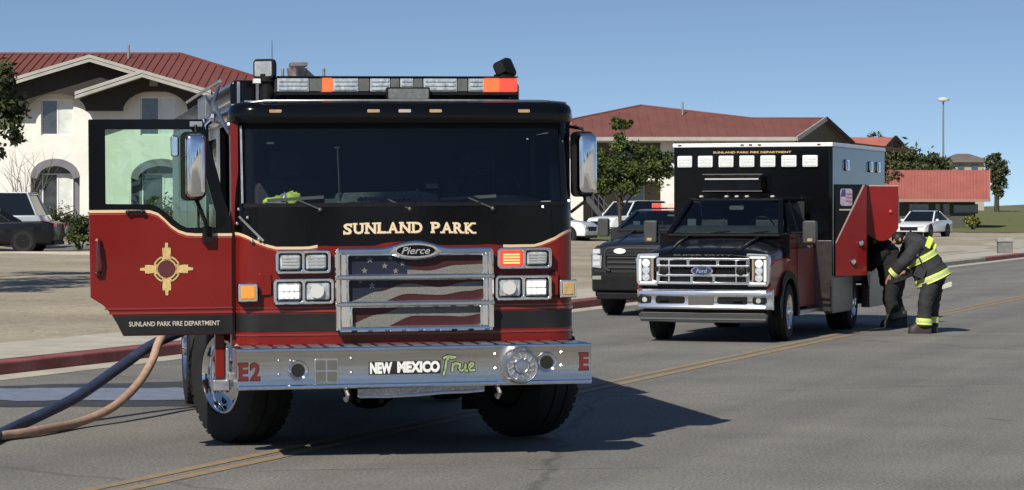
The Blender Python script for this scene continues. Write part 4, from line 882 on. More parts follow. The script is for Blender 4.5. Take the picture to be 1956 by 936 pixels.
def amb_grille(P):
    SH = mat("grille_black", (.012, .012, .013), .5)
    q = MB(); q.box(-.62, .62, .10, .13, .76, 1.13); P(q, "grille_back", SH)
    X0, X1 = -.635, .635
    q = MB(); q.prism(rrect(X0, X1, .765, 1.115, .03), .02, .09, [rrect(X0 + .05, -.17, .80, .865, .015), rrect(-.13, .13, .80, .865, .015), rrect(.17, X1 - .05, .80, .865, .015), rrect(X0 + .05, -.47, .90, .99, .015), rrect(-.44, .44, .90, .99, .015), rrect(.47, X1 - .05, .90, .99, .015), rrect(X0 + .05, -.22, 1.025, 1.08, .015), rrect(-.18, .18, 1.025, 1.08, .015), rrect(.22, X1 - .05, 1.025, 1.08, .015)])
    G_ = P(q, "grille", BCHROME, bevel=.012)
    for z in (.885, 1.008):
        q = MB(); q.bar((X0 + .01, .012, z), (X1 - .01, .012, z), .03, .03); P(q, "grille_bar", BCHROME, G_, bevel=.01)
    for x in (-.455, .455):
        q = MB(); q.box(x - .012, x + .012, .004, .03, .80, 1.08); P(q, "grille_upright", BCHROME, G_, bevel=.005)
    for x0, x1 in ((-.43, -.17), (.17, .43)):
        q = MB()
        for k in range(9): q.box(x0 + .01 + k * .028, x0 + .018 + k * .028, .045, .06, .905, .985)
        for k in range(4): q.box(x0, x1, .046, .061, .912 + k * .02, .918 + k * .02)
        P(q, "grille_mesh", SATIN, G_)
    for x in (-.52, .52):
        q = MB(); q.lathe([(.062, 0), (.062, -.03), (.052, -.036), (.001, -.034)], (x, .03, .945), (0, 1, 0), 20, caps=False); P(q, "grille_speaker", SATIN, G_)
    q = MB(); q.loft([[(a, y, b) for a, b in oval(0, .945, w, h)] for w, h, y in ((.15, .070, .02), (.15, .070, -.012), (.135, .058, -.022))]); B_ = P(q, "oval_badge", BCHROME, G_)
    q = MB(); q.prism(oval(0, .945, .128, .052), -.0255, -.0235); P(q, "badge_field", mat("badge_blue", (.012, .03, .12), .25, coat=1), B_)
    q = MB(); text_into(q, "Ford", -.075, .075, .918, .970, -.027, shear=.3); P(q, "badge_script", mat("script_silver", (0, 0, 0)), B_, smooth=False)
    q = MB(); text_into(q, "SUPER DUTY", -.40, .40, 1.140, 1.160, .026, bold=.03); P(q, "hood_lettering", mat("letter_grey", (.08, .08, .085), .4), smooth=False)
    for sx in (-1, 1):                                    # C-shaped lamps
        a = lambda x: sx * x
        q = MB(); c_ = [(.595, 1.175), (.885, 1.165), (.905, 1.10), (.90, .80), (.875, .745), (.61, .745), (.61, .80), (.665, .82), (.665, 1.10), (.595, 1.125)]
        q.prism([(a(x), z) for x, z in c_], .005, .10); H_ = P(q, "headlamp", mat("lamp_housing", (.62, .65, .68), .15, metal=.75, coat=1), bevel=.012)
        mat("bright_lens", (.75, .78, .80), .12, metal=.4, coat=1)
        q = MB(); q.prism(rrect(min(a(.69), a(.868)), max(a(.69), a(.868)), .795, 1.105, .02), -.002, .006); P(q, "lamp_bowl", mat("lamp_bowl_grey", (.22, .235, .25), .18, metal=.7, coat=1, var=.5, vscale=14), H_)
        for zc in (.855, .950, 1.045):
            q = MB(); q.lathe([(.048, .004), (.050, -.012), (.043, -.014), (.040, -.004), (.02, -.010), (.001, -.013)], (a(.765), 0, zc), (0, 1, 0), 18, caps=False); P(q, "projector_lamp", MATS["bright_lens"] if zc != 1.045 else LIT_WHITE, H_)
        q = MB(); q.prism(rrect(min(a(.832), a(.862)), max(a(.832), a(.862)), .81, 1.09, .008), -.010, -.002); P(q, "led_strip", LIT_WHITE, H_)
        for z0 in (.775, 1.112):
            q = MB(); q.prism(rrect(min(a(.64), a(.85)), max(a(.64), a(.85)), z0, z0 + .022, .006), -.006, .006); P(q, "led_strip", LIT_WHITE, H_)
        q = MB(); q.prism(rrect(min(a(.675), a(.695)), max(a(.675), a(.695)), .83, 1.09, .006), -.002, .004); P(q, "marker_strip", AMBER_OFF, H_)
        q = MB(); q.prism(rrect(min(a(.60), a(.655)), max(a(.60), a(.655)), .93, 1.0, .01), .012, .02); P(q, "grille_strobe", SATIN)
    # bumper
    prof = [(.02, .43), (-.05, .445), (-.06, .47), (-.045, .52), (-.045, .60), (-.065, .635), (-.06, .675), (-.03, .70), (.06, .705), (.06, .43)]
    q = MB(); L_ = []
    for x, b in ((-.915, .15), (-.86, .03), (-.6, 0), (0, -.02), (.6, 0), (.86, .03), (.915, .15)): L_.append([(x, y + b, z) for y, z in prof])
    q.loft(L_); B_ = P(q, "front_bumper", BCHROME, bevel=.006)
    for x0, x1 in ((-.62, -.22), (.22, .62)):
        q = MB(); q.prism(rrect(x0, x1, .515, .61, .03), -.062, -.030); P(q, "bumper_vent", SATIN, B_)
        q = MB(); xc = (x0 + x1) / 2 + (.08 if x0 > 0 else -.08); q.tube([(xc - .05, -.066, .54), (xc - .05, -.085, .56), (xc + .05, -.085, .56), (xc + .05, -.066, .54)], .012, 6); P(q, "tow_hook", SATIN, B_)
    q = MB(); q.prism(rrect(-.17, .17, .50, .615, .01), -.072, -.03); P(q, "plate_holder", mat("holder_grey", (.09, .085, .085), .5), B_)
    for sx in (-1, 1):
        q = MB(); q.prism(rrect(min(sx * .69, sx * .87), max(sx * .69, sx * .87), .52, .605, .025), -.052, .0); F_ = P(q, "fog_lamp", SATIN, B_)
        q = MB(); q.prism(circ(sx * .77, .562, .034, 16), -.057, -.0515); P(q, "fog_lens", LENS, F_)
    q = MB(); q.prism([(-.84, .40), (.84, .40), (.88, .36), (.84, .275), (.4, .265), (-.4, .265), (-.84, .275), (-.88, .36)], .0, .10); P(q, "air_dam", mat("air_dam_grey", (.035, .036, .037), .5), bevel=.015)
    q = MB(); q.box(-.86, .86, -.012, .0, .305, .325); P(q, "air_dam_lip", mat("lip_grey", (.12, .12, .12), .4))
    q = MB(); q.box(-.8, .8, .04, .12, .40, .44); P(q, "bumper_gap", DARK)
cab_front(AMB, BLACK, BLACK, ARED, CHROME, amb_grille)
for sx in (-1, 1):
    wheel(AMB, (sx * .82, .97, .385), .385, .24, steer=R(4), out=sx, rim_r=.235)
    wheel(AMB, (sx * .86, 4.55, .385), .385, .34, out=sx, rim_r=.235)
AP = lambda mb, n, m, par=AMB, **k: mb.build(n, m, par, **k)
BW, B0, B1, BT = 1.127, 2.66, 6.30, 2.63
q = MB()
sidep = [(B0, .56), (4.05, .56), (4.05, .62)] + [(4.55 + .50 * math.cos(R(180 - 180 * i / 10)), .50 + .44 * math.sin(R(180 - 180 * i / 10))) for i in range(11)] + [(5.05, .56), (B1, .56), (B1, BT), (B0, BT)]
for sx in (-1, 1):
    hol = [] if sx < 0 else [rrect(3.45, 4.70, .86, 1.98, .02)] if False else []
    sp_ = [(B0, .62), (3.98, .62)] + [(4.55 + .54 * math.cos(R(172 - 164 * i / 10)), .54 + .44 * math.sin(R(172 - 164 * i / 10))) for i in range(11)] + [(5.12, .62), (B1, .62), (B1, BT), (B0, BT)]
    holes = [[(3.42, 1.0), (4.0, 1.0), (4.72, 1.02), (4.72, 2.06), (3.42, 2.06)], [(4.82, 1.02), (5.35, 1.02), (5.35, 2.06), (4.82, 2.06)]] if sx > 0 else []
    q.prism(sp_, sx * BW - .02, sx * BW + .02, holes, axes='yz')
q.box(-BW + .02, BW - .02, B0, B0 + .04, .62, BT); q.box(-BW + .02, BW - .02, B1 - .04, B1, .62, BT); q.box(-BW + .02, BW - .02, B0 + .04, B1 - .04, BT - .04, BT); q.box(-BW + .3, BW - .62, B0 + .1, B1 - .1, .62, BT - .1)
BOX = AP(q, "patient_box", BLACK, bevel=.012)
q = MB(); q.box(-BW - .03, BW + .03, B0 - .03, B1 + .03, BT - .005, BT + .055); AP(q, "white_roof_cap", WHITE, bevel=.012)
q = MB(); q.box(BW - .60, BW - .05, B0 + .12, B1 - .12, .7, .98); AP(q, "locker_floor", DARK); 
for i, v in enumerate((-1.05, -.14, -.02, .11, .96)):
    q = MB(); q.prism(rrect(v - .025, v + .025, BT + .016, BT + .036, .006), B0 - .036, B0 - .0305); AP(q, "marker_lamp", mat("marker_dark", (.10, .05, .03), .3), BOX)
for k in range(7):
    xc = -.975 + k * .302; zc = 2.425 + .0 * k
    q = MB(); q.prism(rrect(xc - .108, xc + .108, zc - .082, zc + .082, .018), B0 - .05, B0); L_ = AP(q, "flood_lamp", WHITE, BOX, bevel=.01)
    q = MB()
    for r5 in range(3):
        for c5 in range(4): q.prism(rrect(xc - .088 + c5 * .045, xc - .048 + c5 * .045, zc - .062 + r5 * .043, zc - .024 + r5 * .043, .006), B0 - .056, B0 - .0505)
    AP(q, "lamp_lens", mat("white_lens", (.72, .74, .73), .15, coat=1, var=.12, vscale=30), L_)
q = MB(); text_into(q, "SUNLAND PARK FIRE DEPARTMENT", -.57, .56, 2.540, 2.568, B0 - .003, bold=.015); AP(q, "box_lettering", GOLD, BOX, smooth=False)
q = MB(); q.prism(rrect(-.63, .20, 1.98, 2.23, .03), B0 - .30, B0 - .002); AC = AP(q, "air_conditioner", BLACK, BOX, bevel=.02)
q = MB(); q.box(-.60, .17, B0 - .33, B0 - .302, 2.165, 2.185); AP(q, "light_strip", mat("pale_strip", (.55, .5, .5), .3), AC)
for z in (2.0, 2.235): 
    q = MB(); q.box(-.64, .22, B0 - .32, B0 - .3005, z, z + .012); AP(q, "trim_strip", mat("dull_trim", (.12, .12, .12), .4), AC)
for x in (-.42, -.12, .0, .12, .42):
    q = MB(); q.ball((x * 1.2, 1.80, 1.925), (.035, .05, .022), 8); AP(q, "roof_marker", mat("roof_marker_lens", (.6, .55, .5), .2, coat=1))
q = MB(); q.cyl((-.18, 2.0, 1.92), (-.18, 2.0, 2.0), .006, n=6); AP(q, "aerial", SATIN)
# upper side lamps, skirt, doors of the lockers
for y in (3.55, 5.2, 5.75):
    q = MB(); q.prism(rrect(y - .10, y + .10, 2.30, 2.46, .02), BW + .02, BW + .05, axes='yz'); L_ = AP(q, "side_lamp", CHROME, BOX, bevel=.01)
    q = MB(); q.prism(rrect(y - .08, y + .08, 2.32, 2.44, .012), BW + .05, BW + .056, axes='yz'); AP(q, "side_lens", mat("navy_lens", (.02, .03, .09), .15, coat=1), L_)
for y0, y1 in ((B0, 3.96), (5.14, B1)):
    q = MB(); q.box(BW - .10, BW + .025, y0, y1, .30, .80); AP(q, "skirt_panel", mat("polished_plate", (.13, .12, .11), .28, metal=.9, var=.1, vscale=8), bevel=.008)
    q = MB(); q.box(-BW - .025, -BW + .1, y0, y1, .30, .80); AP(q, "skirt_panel", MATS["polished_plate"], bevel=.008)
q = MB(); q.box(.80, 1.15, B0 - .06, B0 - .005, .33, 1.32); AP(q, "corner_guard", MATS["polished_plate"], bevel=.008)
q = MB(); q.box(BW + .0205, BW + .024, B0 + .02, 3.38, .84, 1.25); AP(q, "lower_red_panel", ARED)
q = MB(); q.box(-1.0, 1.0, B0, 6.2, .35, .6); AP(q, "chassis", SATIN)
q = MB(); q.box(-1.05, 1.05, 6.3, 6.55, .42, .48); q.box(.55, .62, 6.35, 6.5, .48, .85); q.box(.85, .92, 6.35, 6.5, .48, .85); AP(q, "rear_step", ALU, bevel=.008)
def locker_door(hinge, phi, w, z0, z1, shape, red_from=None, lab=None, flag=False):
    """door hinged at its front edge, swung out by phi from the box side; a = distance from the hinge"""
    d_ = Vector((math.sin(phi), math.cos(phi), 0)); n_ = Vector((math.cos(phi), -math.sin(phi), 0)); h = Vector((hinge[0], hinge[1], 0))
    pl_ = lambda a, c, z: tuple(h + d_ * a + n_ * c + Vector((0, 0, z)))
    def slab(pts, c0, c1):
        m_ = MB(); m_.prism(pts, c0, c1); m_.v = [pl_(x, y, z) for x, y, z in m_.v]; return m_
    D_ = AP(slab(shape, 0, .035), "locker_door", BLACK if red_from else ARED, bevel=.004, label=lab)
    if red_from: AP(slab(red_from, .036, .039), "red_panel", ARED, D_)
    return D_, pl_, slab
D1, pl1, slab1 = locker_door((BW + .03, B0 + .02), R(30), .66, .82, 2.08, [(0, .82), (.645, .82), (.645, 2.10), (0, 2.10)], [(.003, .823), (.642, .823), (.642, 2.09), (.56, 2.09), (.003, 1.30)], "front locker door, black above and red below")
AP(slab1([(.003, 1.27), (.003, 1.305), (.56, 2.095), (.60, 2.095)], .04, .043), "door_stripe", mat("pale_stripe", (.55, .38, .33), .4), D1)
AP(slab1(rrect(.10, .345, 1.80, 2.04, .04), .0355, .0385), "flag_decal", mat("flag_decal_white", (.62, .58, .60), .5, var=.25, vscale=7, col2=(.35, .30, .45)), D1)
AP(slab1([(.10, 1.93), (.20, 1.93), (.20, 2.03), (.13, 2.03)], .039, .0405), "flag_canton", mat("decal_navy", (.06, .07, .22), .5), D1)
for k in range(3): AP(slab1([(.205, 1.86 + .05 * k), (.34, 1.85 + .05 * k), (.34, 1.87 + .05 * k), (.205, 1.88 + .05 * k)], .039, .0405), "flag_stripe", mat("decal_red", (.45, .16, .17), .5), D1)
AP(slab1([(.08, 1.735), (.34, 1.735), (.34, 1.755), (.08, 1.755)], .0355, .0375), "decal_line", mat("letter_pale", (0, 0, 0)), D1)
for a, z in ((.50, 1.28), (.34, 1.02)):
    q = MB(); q.lathe([(.045, 0), (.045, .03), (.03, .045), (.001, .045)], pl1(a, .038, z), Vector((math.cos(R(30)), -math.sin(R(30)), 0)), 14, caps=False); AP(q, "paddle_latch", CHROME, D1)
arc2 = [(.05, 1.37), (.10, 1.345), (.16, 1.31), (.22, 1.29), (.30, 1.285), (.38, 1.31), (.44, 1.36), (.50, 1.42)]
D2, pl2, slab2 = locker_door((BW + .03, 4.76), R(52), .56, .82, 2.08, [(0, 1.39)] + arc2 + [(.535, 1.47), (.535, 2.11), (0, 2.11)], None, "red locker door swung out over the rear wheel")
q = MB(); q.ball(pl2(.40, .045, 1.72), .026, 8); AP(q, "door_reflector", mat("reflector_pink", (.75, .12, .12), .2, coat=1), D2)
q = MB(); q.bar(pl2(.55, .0, 1.55), pl2(.55, .0, 1.95), .02, .03); AP(q, "door_stay", ALU, D2)
AP(slab2([(.0, 2.09), (.535, 2.09), (.535, 2.108), (.0, 2.108)], .0355, .038), "door_stripe", MATS["pale_stripe"], D2)
q = MB(); q.box(BW - .55, BW - .02, 4.86, 4.90, 1.05, 2.0); q.box(BW - .5, BW - .1, 5.0, 5.3, 1.05, 1.5); AP(q, "locker_shelf", ARED)

# ------------------------------------------------------------------ black pick-up behind it by the kerb
PKB = mat("pickup_black", (.008, .009, .012), .22, coat=1)
POL = thing("pickup_truck", "black pickup with a red light bar parked between ambulance and kerb", "pickup", (2.13, 42.55, 0), R(-19.5))
def pol_grille(P):
    SH = mat("grille_black", (0, 0, 0))
    q = MB(); q.prism([(-.86, .72), (.86, .72), (.88, 1.08), (.8, 1.16), (-.8, 1.16), (-.88, 1.08)], .06, .14); P(q, "grille_back", SH)
    for z in (.80, .88, .96, 1.04):
        q = MB(); q.bar((-.62, .045, z), (.62, .045, z), .03, .026); P(q, "grille_bar", mat("bar_charcoal", (.04, .04, .042), .4), bevel=.006)
    q = MB(); q.tube([(a, .03, b) for a, b in rrect(-.66, .66, .75, 1.12, .09)] + [(-.66 + .09, .03, .75)], .022, 8); P(q, "grille_surround", mat("bar_charcoal", (0, 0, 0)))
    q = MB(); q.prism(oval(-.40, 1.07, .10, .042), .0, .03); P(q, "grille_strobe", LIT_WHITE, bevel=.005)
    q = MB(); q.prism(oval(0, .93, .13, .055), .005, .03); P(q, "oval_badge", CHROME, bevel=.006)
    for sx in (-1, 1):
        q = MB(); q.prism([(sx * x, z) for x, z in ((.70, 1.12), (.875, 1.10), (.885, .80), (.72, .78))], .03, .10); H_ = P(q, "headlamp", mat("lamp_housing", (0, 0, 0)), bevel=.012)
        for z in (.83, .93, 1.03):
            q = MB(); q.prism(rrect(min(sx * .74, sx * .86), max(sx * .74, sx * .86), z, z + .07, .012), .022, .031); P(q, "lamp_lens", mat("bright_lens", (0, 0, 0)), H_)
        q = MB(); q.prism(rrect(min(sx * .70, sx * .86), max(sx * .70, sx * .86), .60, .67, .015), -.03, .04); P(q, "fog_lamp", CHROME, bevel=.01)
    q = MB(); q.loft([[(x, y + b, z) for y, z in ((.04, .40), (-.02, .43), (-.02, .66), (.03, .72), (.10, .72), (.10, .40))] for x, b in ((-.90, .12), (-.82, .0), (0, -.02), (.82, .0), (.90, .12))]); P(q, "front_bumper", SATIN, bevel=.015)
    q = MB(); q.box(-.3, .3, -.03, -.018, .48, .60); P(q, "plate_holder", mat("holder_grey", (0, 0, 0)))
    q = MB(); q.box(-.8, .8, .02, .1, .28, .395); P(q, "air_dam", SATIN, bevel=.02)
cab_front(POL, PKB, PKB, PKB, SATIN, pol_grille, cab_end=3.3)
for sx in (-1, 1):
    wheel(POL, (sx * .80, .97, .385), .385, .25, out=sx, rim_r=.24, rimm=SATIN); wheel(POL, (sx * .80, 4.1, .385), .385, .25, out=sx, rim_r=.24, rimm=SATIN)
PP_ = lambda mb, n, m, par=POL, **k: mb.build(n, m, par, **k)
q = MB(); q.box(-.9, .9, 3.32, 5.2, .55, 1.36); PP_(q, "cargo_bed", PKB, bevel=.02)
q = MB(); q.box(-.50, .50, 2.2, 2.42, 1.935, 1.955); LB2 = PP_(q, "light_bar", SATIN, bevel=.005)
for k in range(6):
    q = MB(); q.box(-.50 + .167 * k, -.345 + .167 * k, 2.2, 2.42, 1.957, 2.03); PP_(q, "lamp_module", (LIT_RED, mat("lit_pink", (.6, .3, .25), .2, emit=(1, .40, .30), es=1.1), MATS["lit_pink"], LIT_RED, SATIN, SATIN)[k], LB2, bevel=.008)

for ch in POL.children_recursive:
    if ch.name.split('.')[0] in ("windscreen", "cabin", "dashboard", "seat", "rear_view_mirror", "steering_wheel", "dash_computer", "roof", "side_window", "windscreen_pillar", "window_trim", "light_bar", "lamp_module") and ch.type == 'MESH':
        for v in ch.data.vertices:
            if v.co.z > 1.42: v.co.z = 1.42 + (v.co.z - 1.42) * (.66 if v.co.z < 1.932 else .66) if ch.name.split('.')[0] not in ("light_bar", "lamp_module") else v.co.z - .175
# ------------------------------------------------------------------ parked cars further off
def car(name, label, cat, loc, fwd, L, Wd, H, paint, kind, group=None, glassm=DGLASS):
    rz = math.atan2(fwd[0], -fwd[1])
    T_ = thing(name, label, cat, loc, rz, group)
    Q = lambda mb, n, m, par=T_, **k: mb.build(n, m, par, **k)
    w = Wd / 2; h = H
    if kind == 'suv':
        body = [(0.04, .30), (0, .50), (.02, .62), (.10, .80), (.22, .90), (.45 * 2.2, .99), (.27 * L, 1.03), (L - .12, 1.05), (L - .02, .85), (L, .55), (L - .08, .30)]
        gh = [(.255 * L, 1.02), (.40 * L, h - .05), (.46 * L, h), (L - .55, h - .02), (L - .22, 1.04)]; wr = .36; wx = (.19 * L, .80 * L)
    elif kind == 'sedan':
        body = [(0.04, .24), (0, .38), (.03, .52), (.18, .66), (.28 * L, .86), (.55 * L, .93), (L - .35, .96), (L - .06, .90), (L, .55), (L - .1, .26)]
        gh = [(.26 * L, .85), (.40 * L, h - .03), (.47 * L, h), (.56 * L, h - .04), (.70 * L, .94)]; wr = .335; wx = (.20 * L, .79 * L)
    else:
        body = [(0.04, .24), (0, .38), (.03, .50), (.18, .62), (.30 * L, .84), (.55 * L, .90), (L - .35, .92), (L - .06, .84), (L, .55), (L - .1, .26)]
        gh = [(.31 * L, .83), (.47 * L, h - .03), (.55 * L, h), (.64 * L, h - .04), (.86 * L, .91)]; wr = .335; wx = (.20 * L, .79 * L)
    def lofted(poly, ws):
        m_ = MB(); yc = sum(p[0] for p in poly) / len(poly); zc = sum(p[1] for p in poly) / len(poly)
        m_.loft([[(x, yc + (a - yc) * s, zc + (b - zc) * s) for a, b in poly] for x, s in ws]); return m_
    arched = []
    bm_ = lofted(body, ((-w, .93), (-w + .06, .985), (-w + .2, 1), (w - .2, 1), (w - .06, .985), (w, .93))); Q(bm_, "body", paint, bevel=.03, ang=50)
    # greenhouse narrows upward
    top = max(b for a, b in gh); base = min(b for a, b in gh)
    def ghp(x, a, b): t = (b - base) / (top - base); return (x * (1 - .20 * t), a, b)
    m_ = MB(); m_.loft([[ghp(x, a, b) for a, b in gh] for x in (-w + .07, w - .07)]); Q(m_, "cabin", glassm, ang=25)
    m_ = MB(); m_.loft([[(x * .80, a, h - .035), (x * .79, a, h + .012)] for x, a in ((-w + .06, gh[1][0] + .02), (w - .06, gh[1][0] + .02))], closed=False, caps=(False, False))
    roof = MB(); rl = [(gh[1][0] - .02, h - .045), (gh[2][0], h + .004), (gh[3][0], h - .016), (gh[3][0] + .06, h - .05)]
    roof.loft([[(x, a, b + o_) for x in (-(w - .06) * .80, 0, (w - .06) * .80)] + [(x, a, b + o_ - .03) for x in ((w - .06) * .80, 0, -(w - .06) * .80)] for (a, b), o_ in zip(rl, (.0, .02, .02, .0))]); Q(roof, "roof", paint, bevel=.01, ang=50)
    for sx in (-1, 1):
        for (a0, b0), (a1, b1) in ((gh[0], gh[1]), (gh[-1], gh[-2])):
            m_ = MB(); m_.bar(ghp(sx * (w - .06), a0, b0), ghp(sx * (w - .06), a1, b1), .07, .06); Q(m_, "roof_pillar", paint, bevel=.01)
        m_ = MB(); am = (gh[0][0] + gh[-1][0]) / 2 + .1; m_.bar(ghp(sx * (w - .062), am, base), ghp(sx * (w - .062), am, top), .06, .06); Q(m_, "door_pillar", SATIN)
        m_ = MB(); m_.ball((sx * (w + .09), gh[0][0] + .25, base + .08), (.1, .06, .075), 8); Q(m_, "wing_mirror", paint)
        m_ = MB(); m_.prism([(sx * (w - .12), body[3][1] - .02), (sx * (w - .5), body[3][1] - .06), (sx * (w - .5), body[3][1] - .15), (sx * (w - .1), body[3][1] - .12)], .02, .2); Q(m_, "headlamp", mat("bright_lens", (0, 0, 0)), bevel=.01)
        m_ = MB(); m_.prism([(sx * (w - .05), .78), (sx * (w - .3), .78), (sx * (w - .3), .90), (sx * (w - .05), .90)], L - .06, L + .004); Q(m_, "tail_lamp", mat("tail_red", (.3, .02, .02), .2, coat=1), bevel=.01)
        for y in wx:
            m_ = MB(); m_.cyl((sx * (w - .3), y, wr), (sx * (w + .004), y, wr), wr * 1.17, n=28); Q(m_, "wheel_arch", SATIN)
            T2 = MB(); T2.lathe([(wr * .62, -.1), (wr * .95, -.11), (wr, -.07), (wr, .07), (wr * .95, .11), (wr * .62, .1)], (0, 0, 0), (1, 0, 0), 24, caps=False); ty = Q(T2, "wheel", RUBBER); ty.location = (sx * (w - .085), y, wr)
            T2 = MB(); T2.lathe([(wr * .66, sx * .10), (wr * .60, sx * .085), (wr * .3, sx * .07), (.001, sx * .1)], (0, 0, 0), (1, 0, 0), 20, caps=False); Q(T2, "rim", SATIN if kind == "sedan" else mat("alloy_rim", (.6, .6, .6), .3, metal=.8), ty)
    m_ = MB(); m_.prism(rrect(-w * .55, w * .55, body[3][1] - .28, body[3][1] - .08, .03), -.012, .12); Q(m_, "grille", SATIN, bevel=.01)
    m_ = MB(); m_.box(-w * .8, w * .8, .03, L - .03, .22, .34); Q(m_, "underbody", SATIN)
    return T_
def at(px, py_base, Y): return ((px - 978) / 5000 * Y, Y, 1.75 - (py_base - 400) / 5000 * Y)
car("suv", "silver suv parked at far left behind the black sedan", "suv", (-20.1, 86.0, .52), (-1, .02), 4.9, 1.95, 1.78, mat("suv_silver", (.55, .58, .62), .3, metal=.4, coat=1), 'suv')
car("sedan_car", "black sedan parked at far left in front of the silver suv", "car", (-18.75, 81.6, .43), (-1, .02), 4.7, 1.85, 1.36, mat("sedan_black", (.004, .004, .005), .3, coat=.3, spec=.3), 'sedan')
SUVW = mat("car_white", (.75, .76, .77), .25, coat=1)
car("suv", "white suv parked beneath the outside staircase, half hidden by the young tree", "suv", (4.55, 138, ground_z(4.55, 138) + .02), (-.72, -.69), 4.9, 1.95, 1.8, SUVW, 'suv')
car("hatchback_car", "white car parked right behind the fire engine's right mirror", "car", at(1132, 464, 116), (.93, -.36), 4.4, 1.85, 1.6, SUVW, 'suv')
car("coupe_car", "low white coupe parked outside the single-storey red-roofed building", "car", at(1736, 452, 145), (-.50, -.87), 4.5, 1.9, 1.42, SUVW, 'coupe')
# ------------------------------------------------------------------ buildings
STUCCO = mat("cream_stucco", (0.73, 0.72, 0.66), 0.9, var=0.08, vscale=1.5, bump=0.3, bscale=12)
SIDING = mat("dark_brown_siding", (0.030, 0.025, 0.022), 0.8, var=0.2, vscale=3)
FASC = mat("weathered_fascia", (0.36, 0.35, 0.32), 0.7, var=0.12, vscale=2)
NICHE = mat("grey_niche_paint", (0.17, 0.17, 0.19), 0.85, var=0.1, vscale=2)
ROOFM2 = mat("red_block_roof", (0.195, 0.076, 0.060), 0.5, var=0.12, vscale=0.6, spec=0.4)
ROOFM = mat("red_metal_roof", (0.19, 0.062, 0.046), 0.5, var=0.12, vscale=0.6, spec=0.4)
ROOFP = mat("pale_red_roof", (0.37, 0.118, 0.092), 0.6, var=0.1, vscale=0.6)
FRAMEW = mat("window_white", (0.70, 0.70, 0.68), 0.5)
PANE = mat("window_pane", (0.05, 0.055, 0.055), 0.08, coat=1, var=0.5, vscale=2)
BLIND = mat("pale_blind", (0.62, 0.65, 0.61), 0.35, coat=0.8, var=0.15, vscale=3)
TANWALL = mat("tan_wall", (0.36, 0.32, 0.25), 0.9, var=0.1, vscale=1.2)  # tan of the far bungalow's wall
def ribs_on(pts_a, pts_b, n, w=.05, h=.05):
    """standing seams between two edges of a roof plane"""
    q = MB(); a0, a1 = map(Vector, pts_a); b0, b1 = map(Vector, pts_b)
    nrm = (a1 - a0).cross(b0 - a0).normalized()
    if nrm.z < 0: nrm = -nrm
    for i in range(n + 1):
        t = i / n; p, r_ = a0.lerp(a1, t), b0.lerp(b1, t)
        if (r_ - p).length > .05: q.bar(p + nrm * h * .4, r_ + nrm * h * .4, w, h, up=nrm)
    return q
# left house: front wall stands at y = 104
HY = 104.0; HK = 5000 / HY
hx_ = lambda px: (px - 978) / HK
hz_ = lambda py: 1.75 + (400 - py) / HK
H1 = thing("apartment_house", "two-storey cream apartment house with dark gables and red metal roof at left", "apartment house", (0, 0, 0))
HP = lambda mb, n, m, par=H1, **k: mb.build(n, m, par, **k)
def hp(pts): return [(hx_(a), hz_(b)) for a, b in pts]
def arch_hole(x0, x1, ytop, yspr, ybot, n=12):
    c = (x0 + x1) / 2; r_ = (x1 - x0) / 2
    return hp([(x0, ybot), (x1, ybot), (x1, yspr)] + [(c + r_ * math.cos(R(180 * i / n)), yspr - (yspr - ytop) * math.sin(R(180 * i / n))) for i in range(1, n)] + [(x0, yspr)])
niches = [(58, 152, 303, 338, 436), (250, 365, 303, 340, 436), (-120, -20, 303, 338, 436), (425, 500, 303, 338, 436)]
wins = [(78, 140, 190, 258), (268, 337, 185, 258), (-100, -40, 190, 258), (430, 490, 190, 258)]
q = MB(); q.prism(hp([(-400, 440), (545, 440), (545, 168), (-400, 168)]), HY, HY + .25, [arch_hole(*n_) for n_ in niches] + [hp([(a, d_), (b, d_), (b, c_), (a, c_)]) for a, b, c_, d_ in wins])
q.box(hx_(545) - .25, hx_(545), HY + .25, HY + 12, hz_(440), hz_(168)); q.box(hx_(-400), hx_(545) - .25, HY + 11.8, HY + 12, hz_(440), hz_(168)); W1_ = HP(q, "wall", STUCCO)
def window(par, a, b, c_, d_, y, blind=True):
    x0, x1, z0, z1 = hx_(a), hx_(b), hz_(d_), hz_(c_); xm = (x0 + x1) / 2
    q = MB(); q.prism([(x0, z0), (x1, z0), (x1, z1), (x0, z1)], y, y + .07, [[(x0 + .05, z0 + .05), (xm - .03, z0 + .05), (xm - .03, z1 - .05), (x0 + .05, z1 - .05)], [(xm + .03, z0 + .05), (x1 - .05, z0 + .05), (x1 - .05, z1 - .05), (xm + .03, z1 - .05)]]); F_ = HP(q, "window", FRAMEW, par)
    q = MB(); q.box(x0 + .04, xm - .02, y + .035, y + .05, z0 + .04, z1 - .04); HP(q, "pane", PANE, F_)
    q = MB(); q.box(xm + .02, x1 - .04, y + .035, y + .05, z0 + .04, z1 - .04); HP(q, "pane", BLIND if blind else PANE, F_)
    q = MB(); q.box(x0 - .05, x1 + .05, y - .06, y + .0, z0 - .07, z0 - .005); HP(q, "sill", FRAMEW, F_)
for a, b, c_, d_ in wins: window(W1_, a, b, c_, d_, HY + .12)
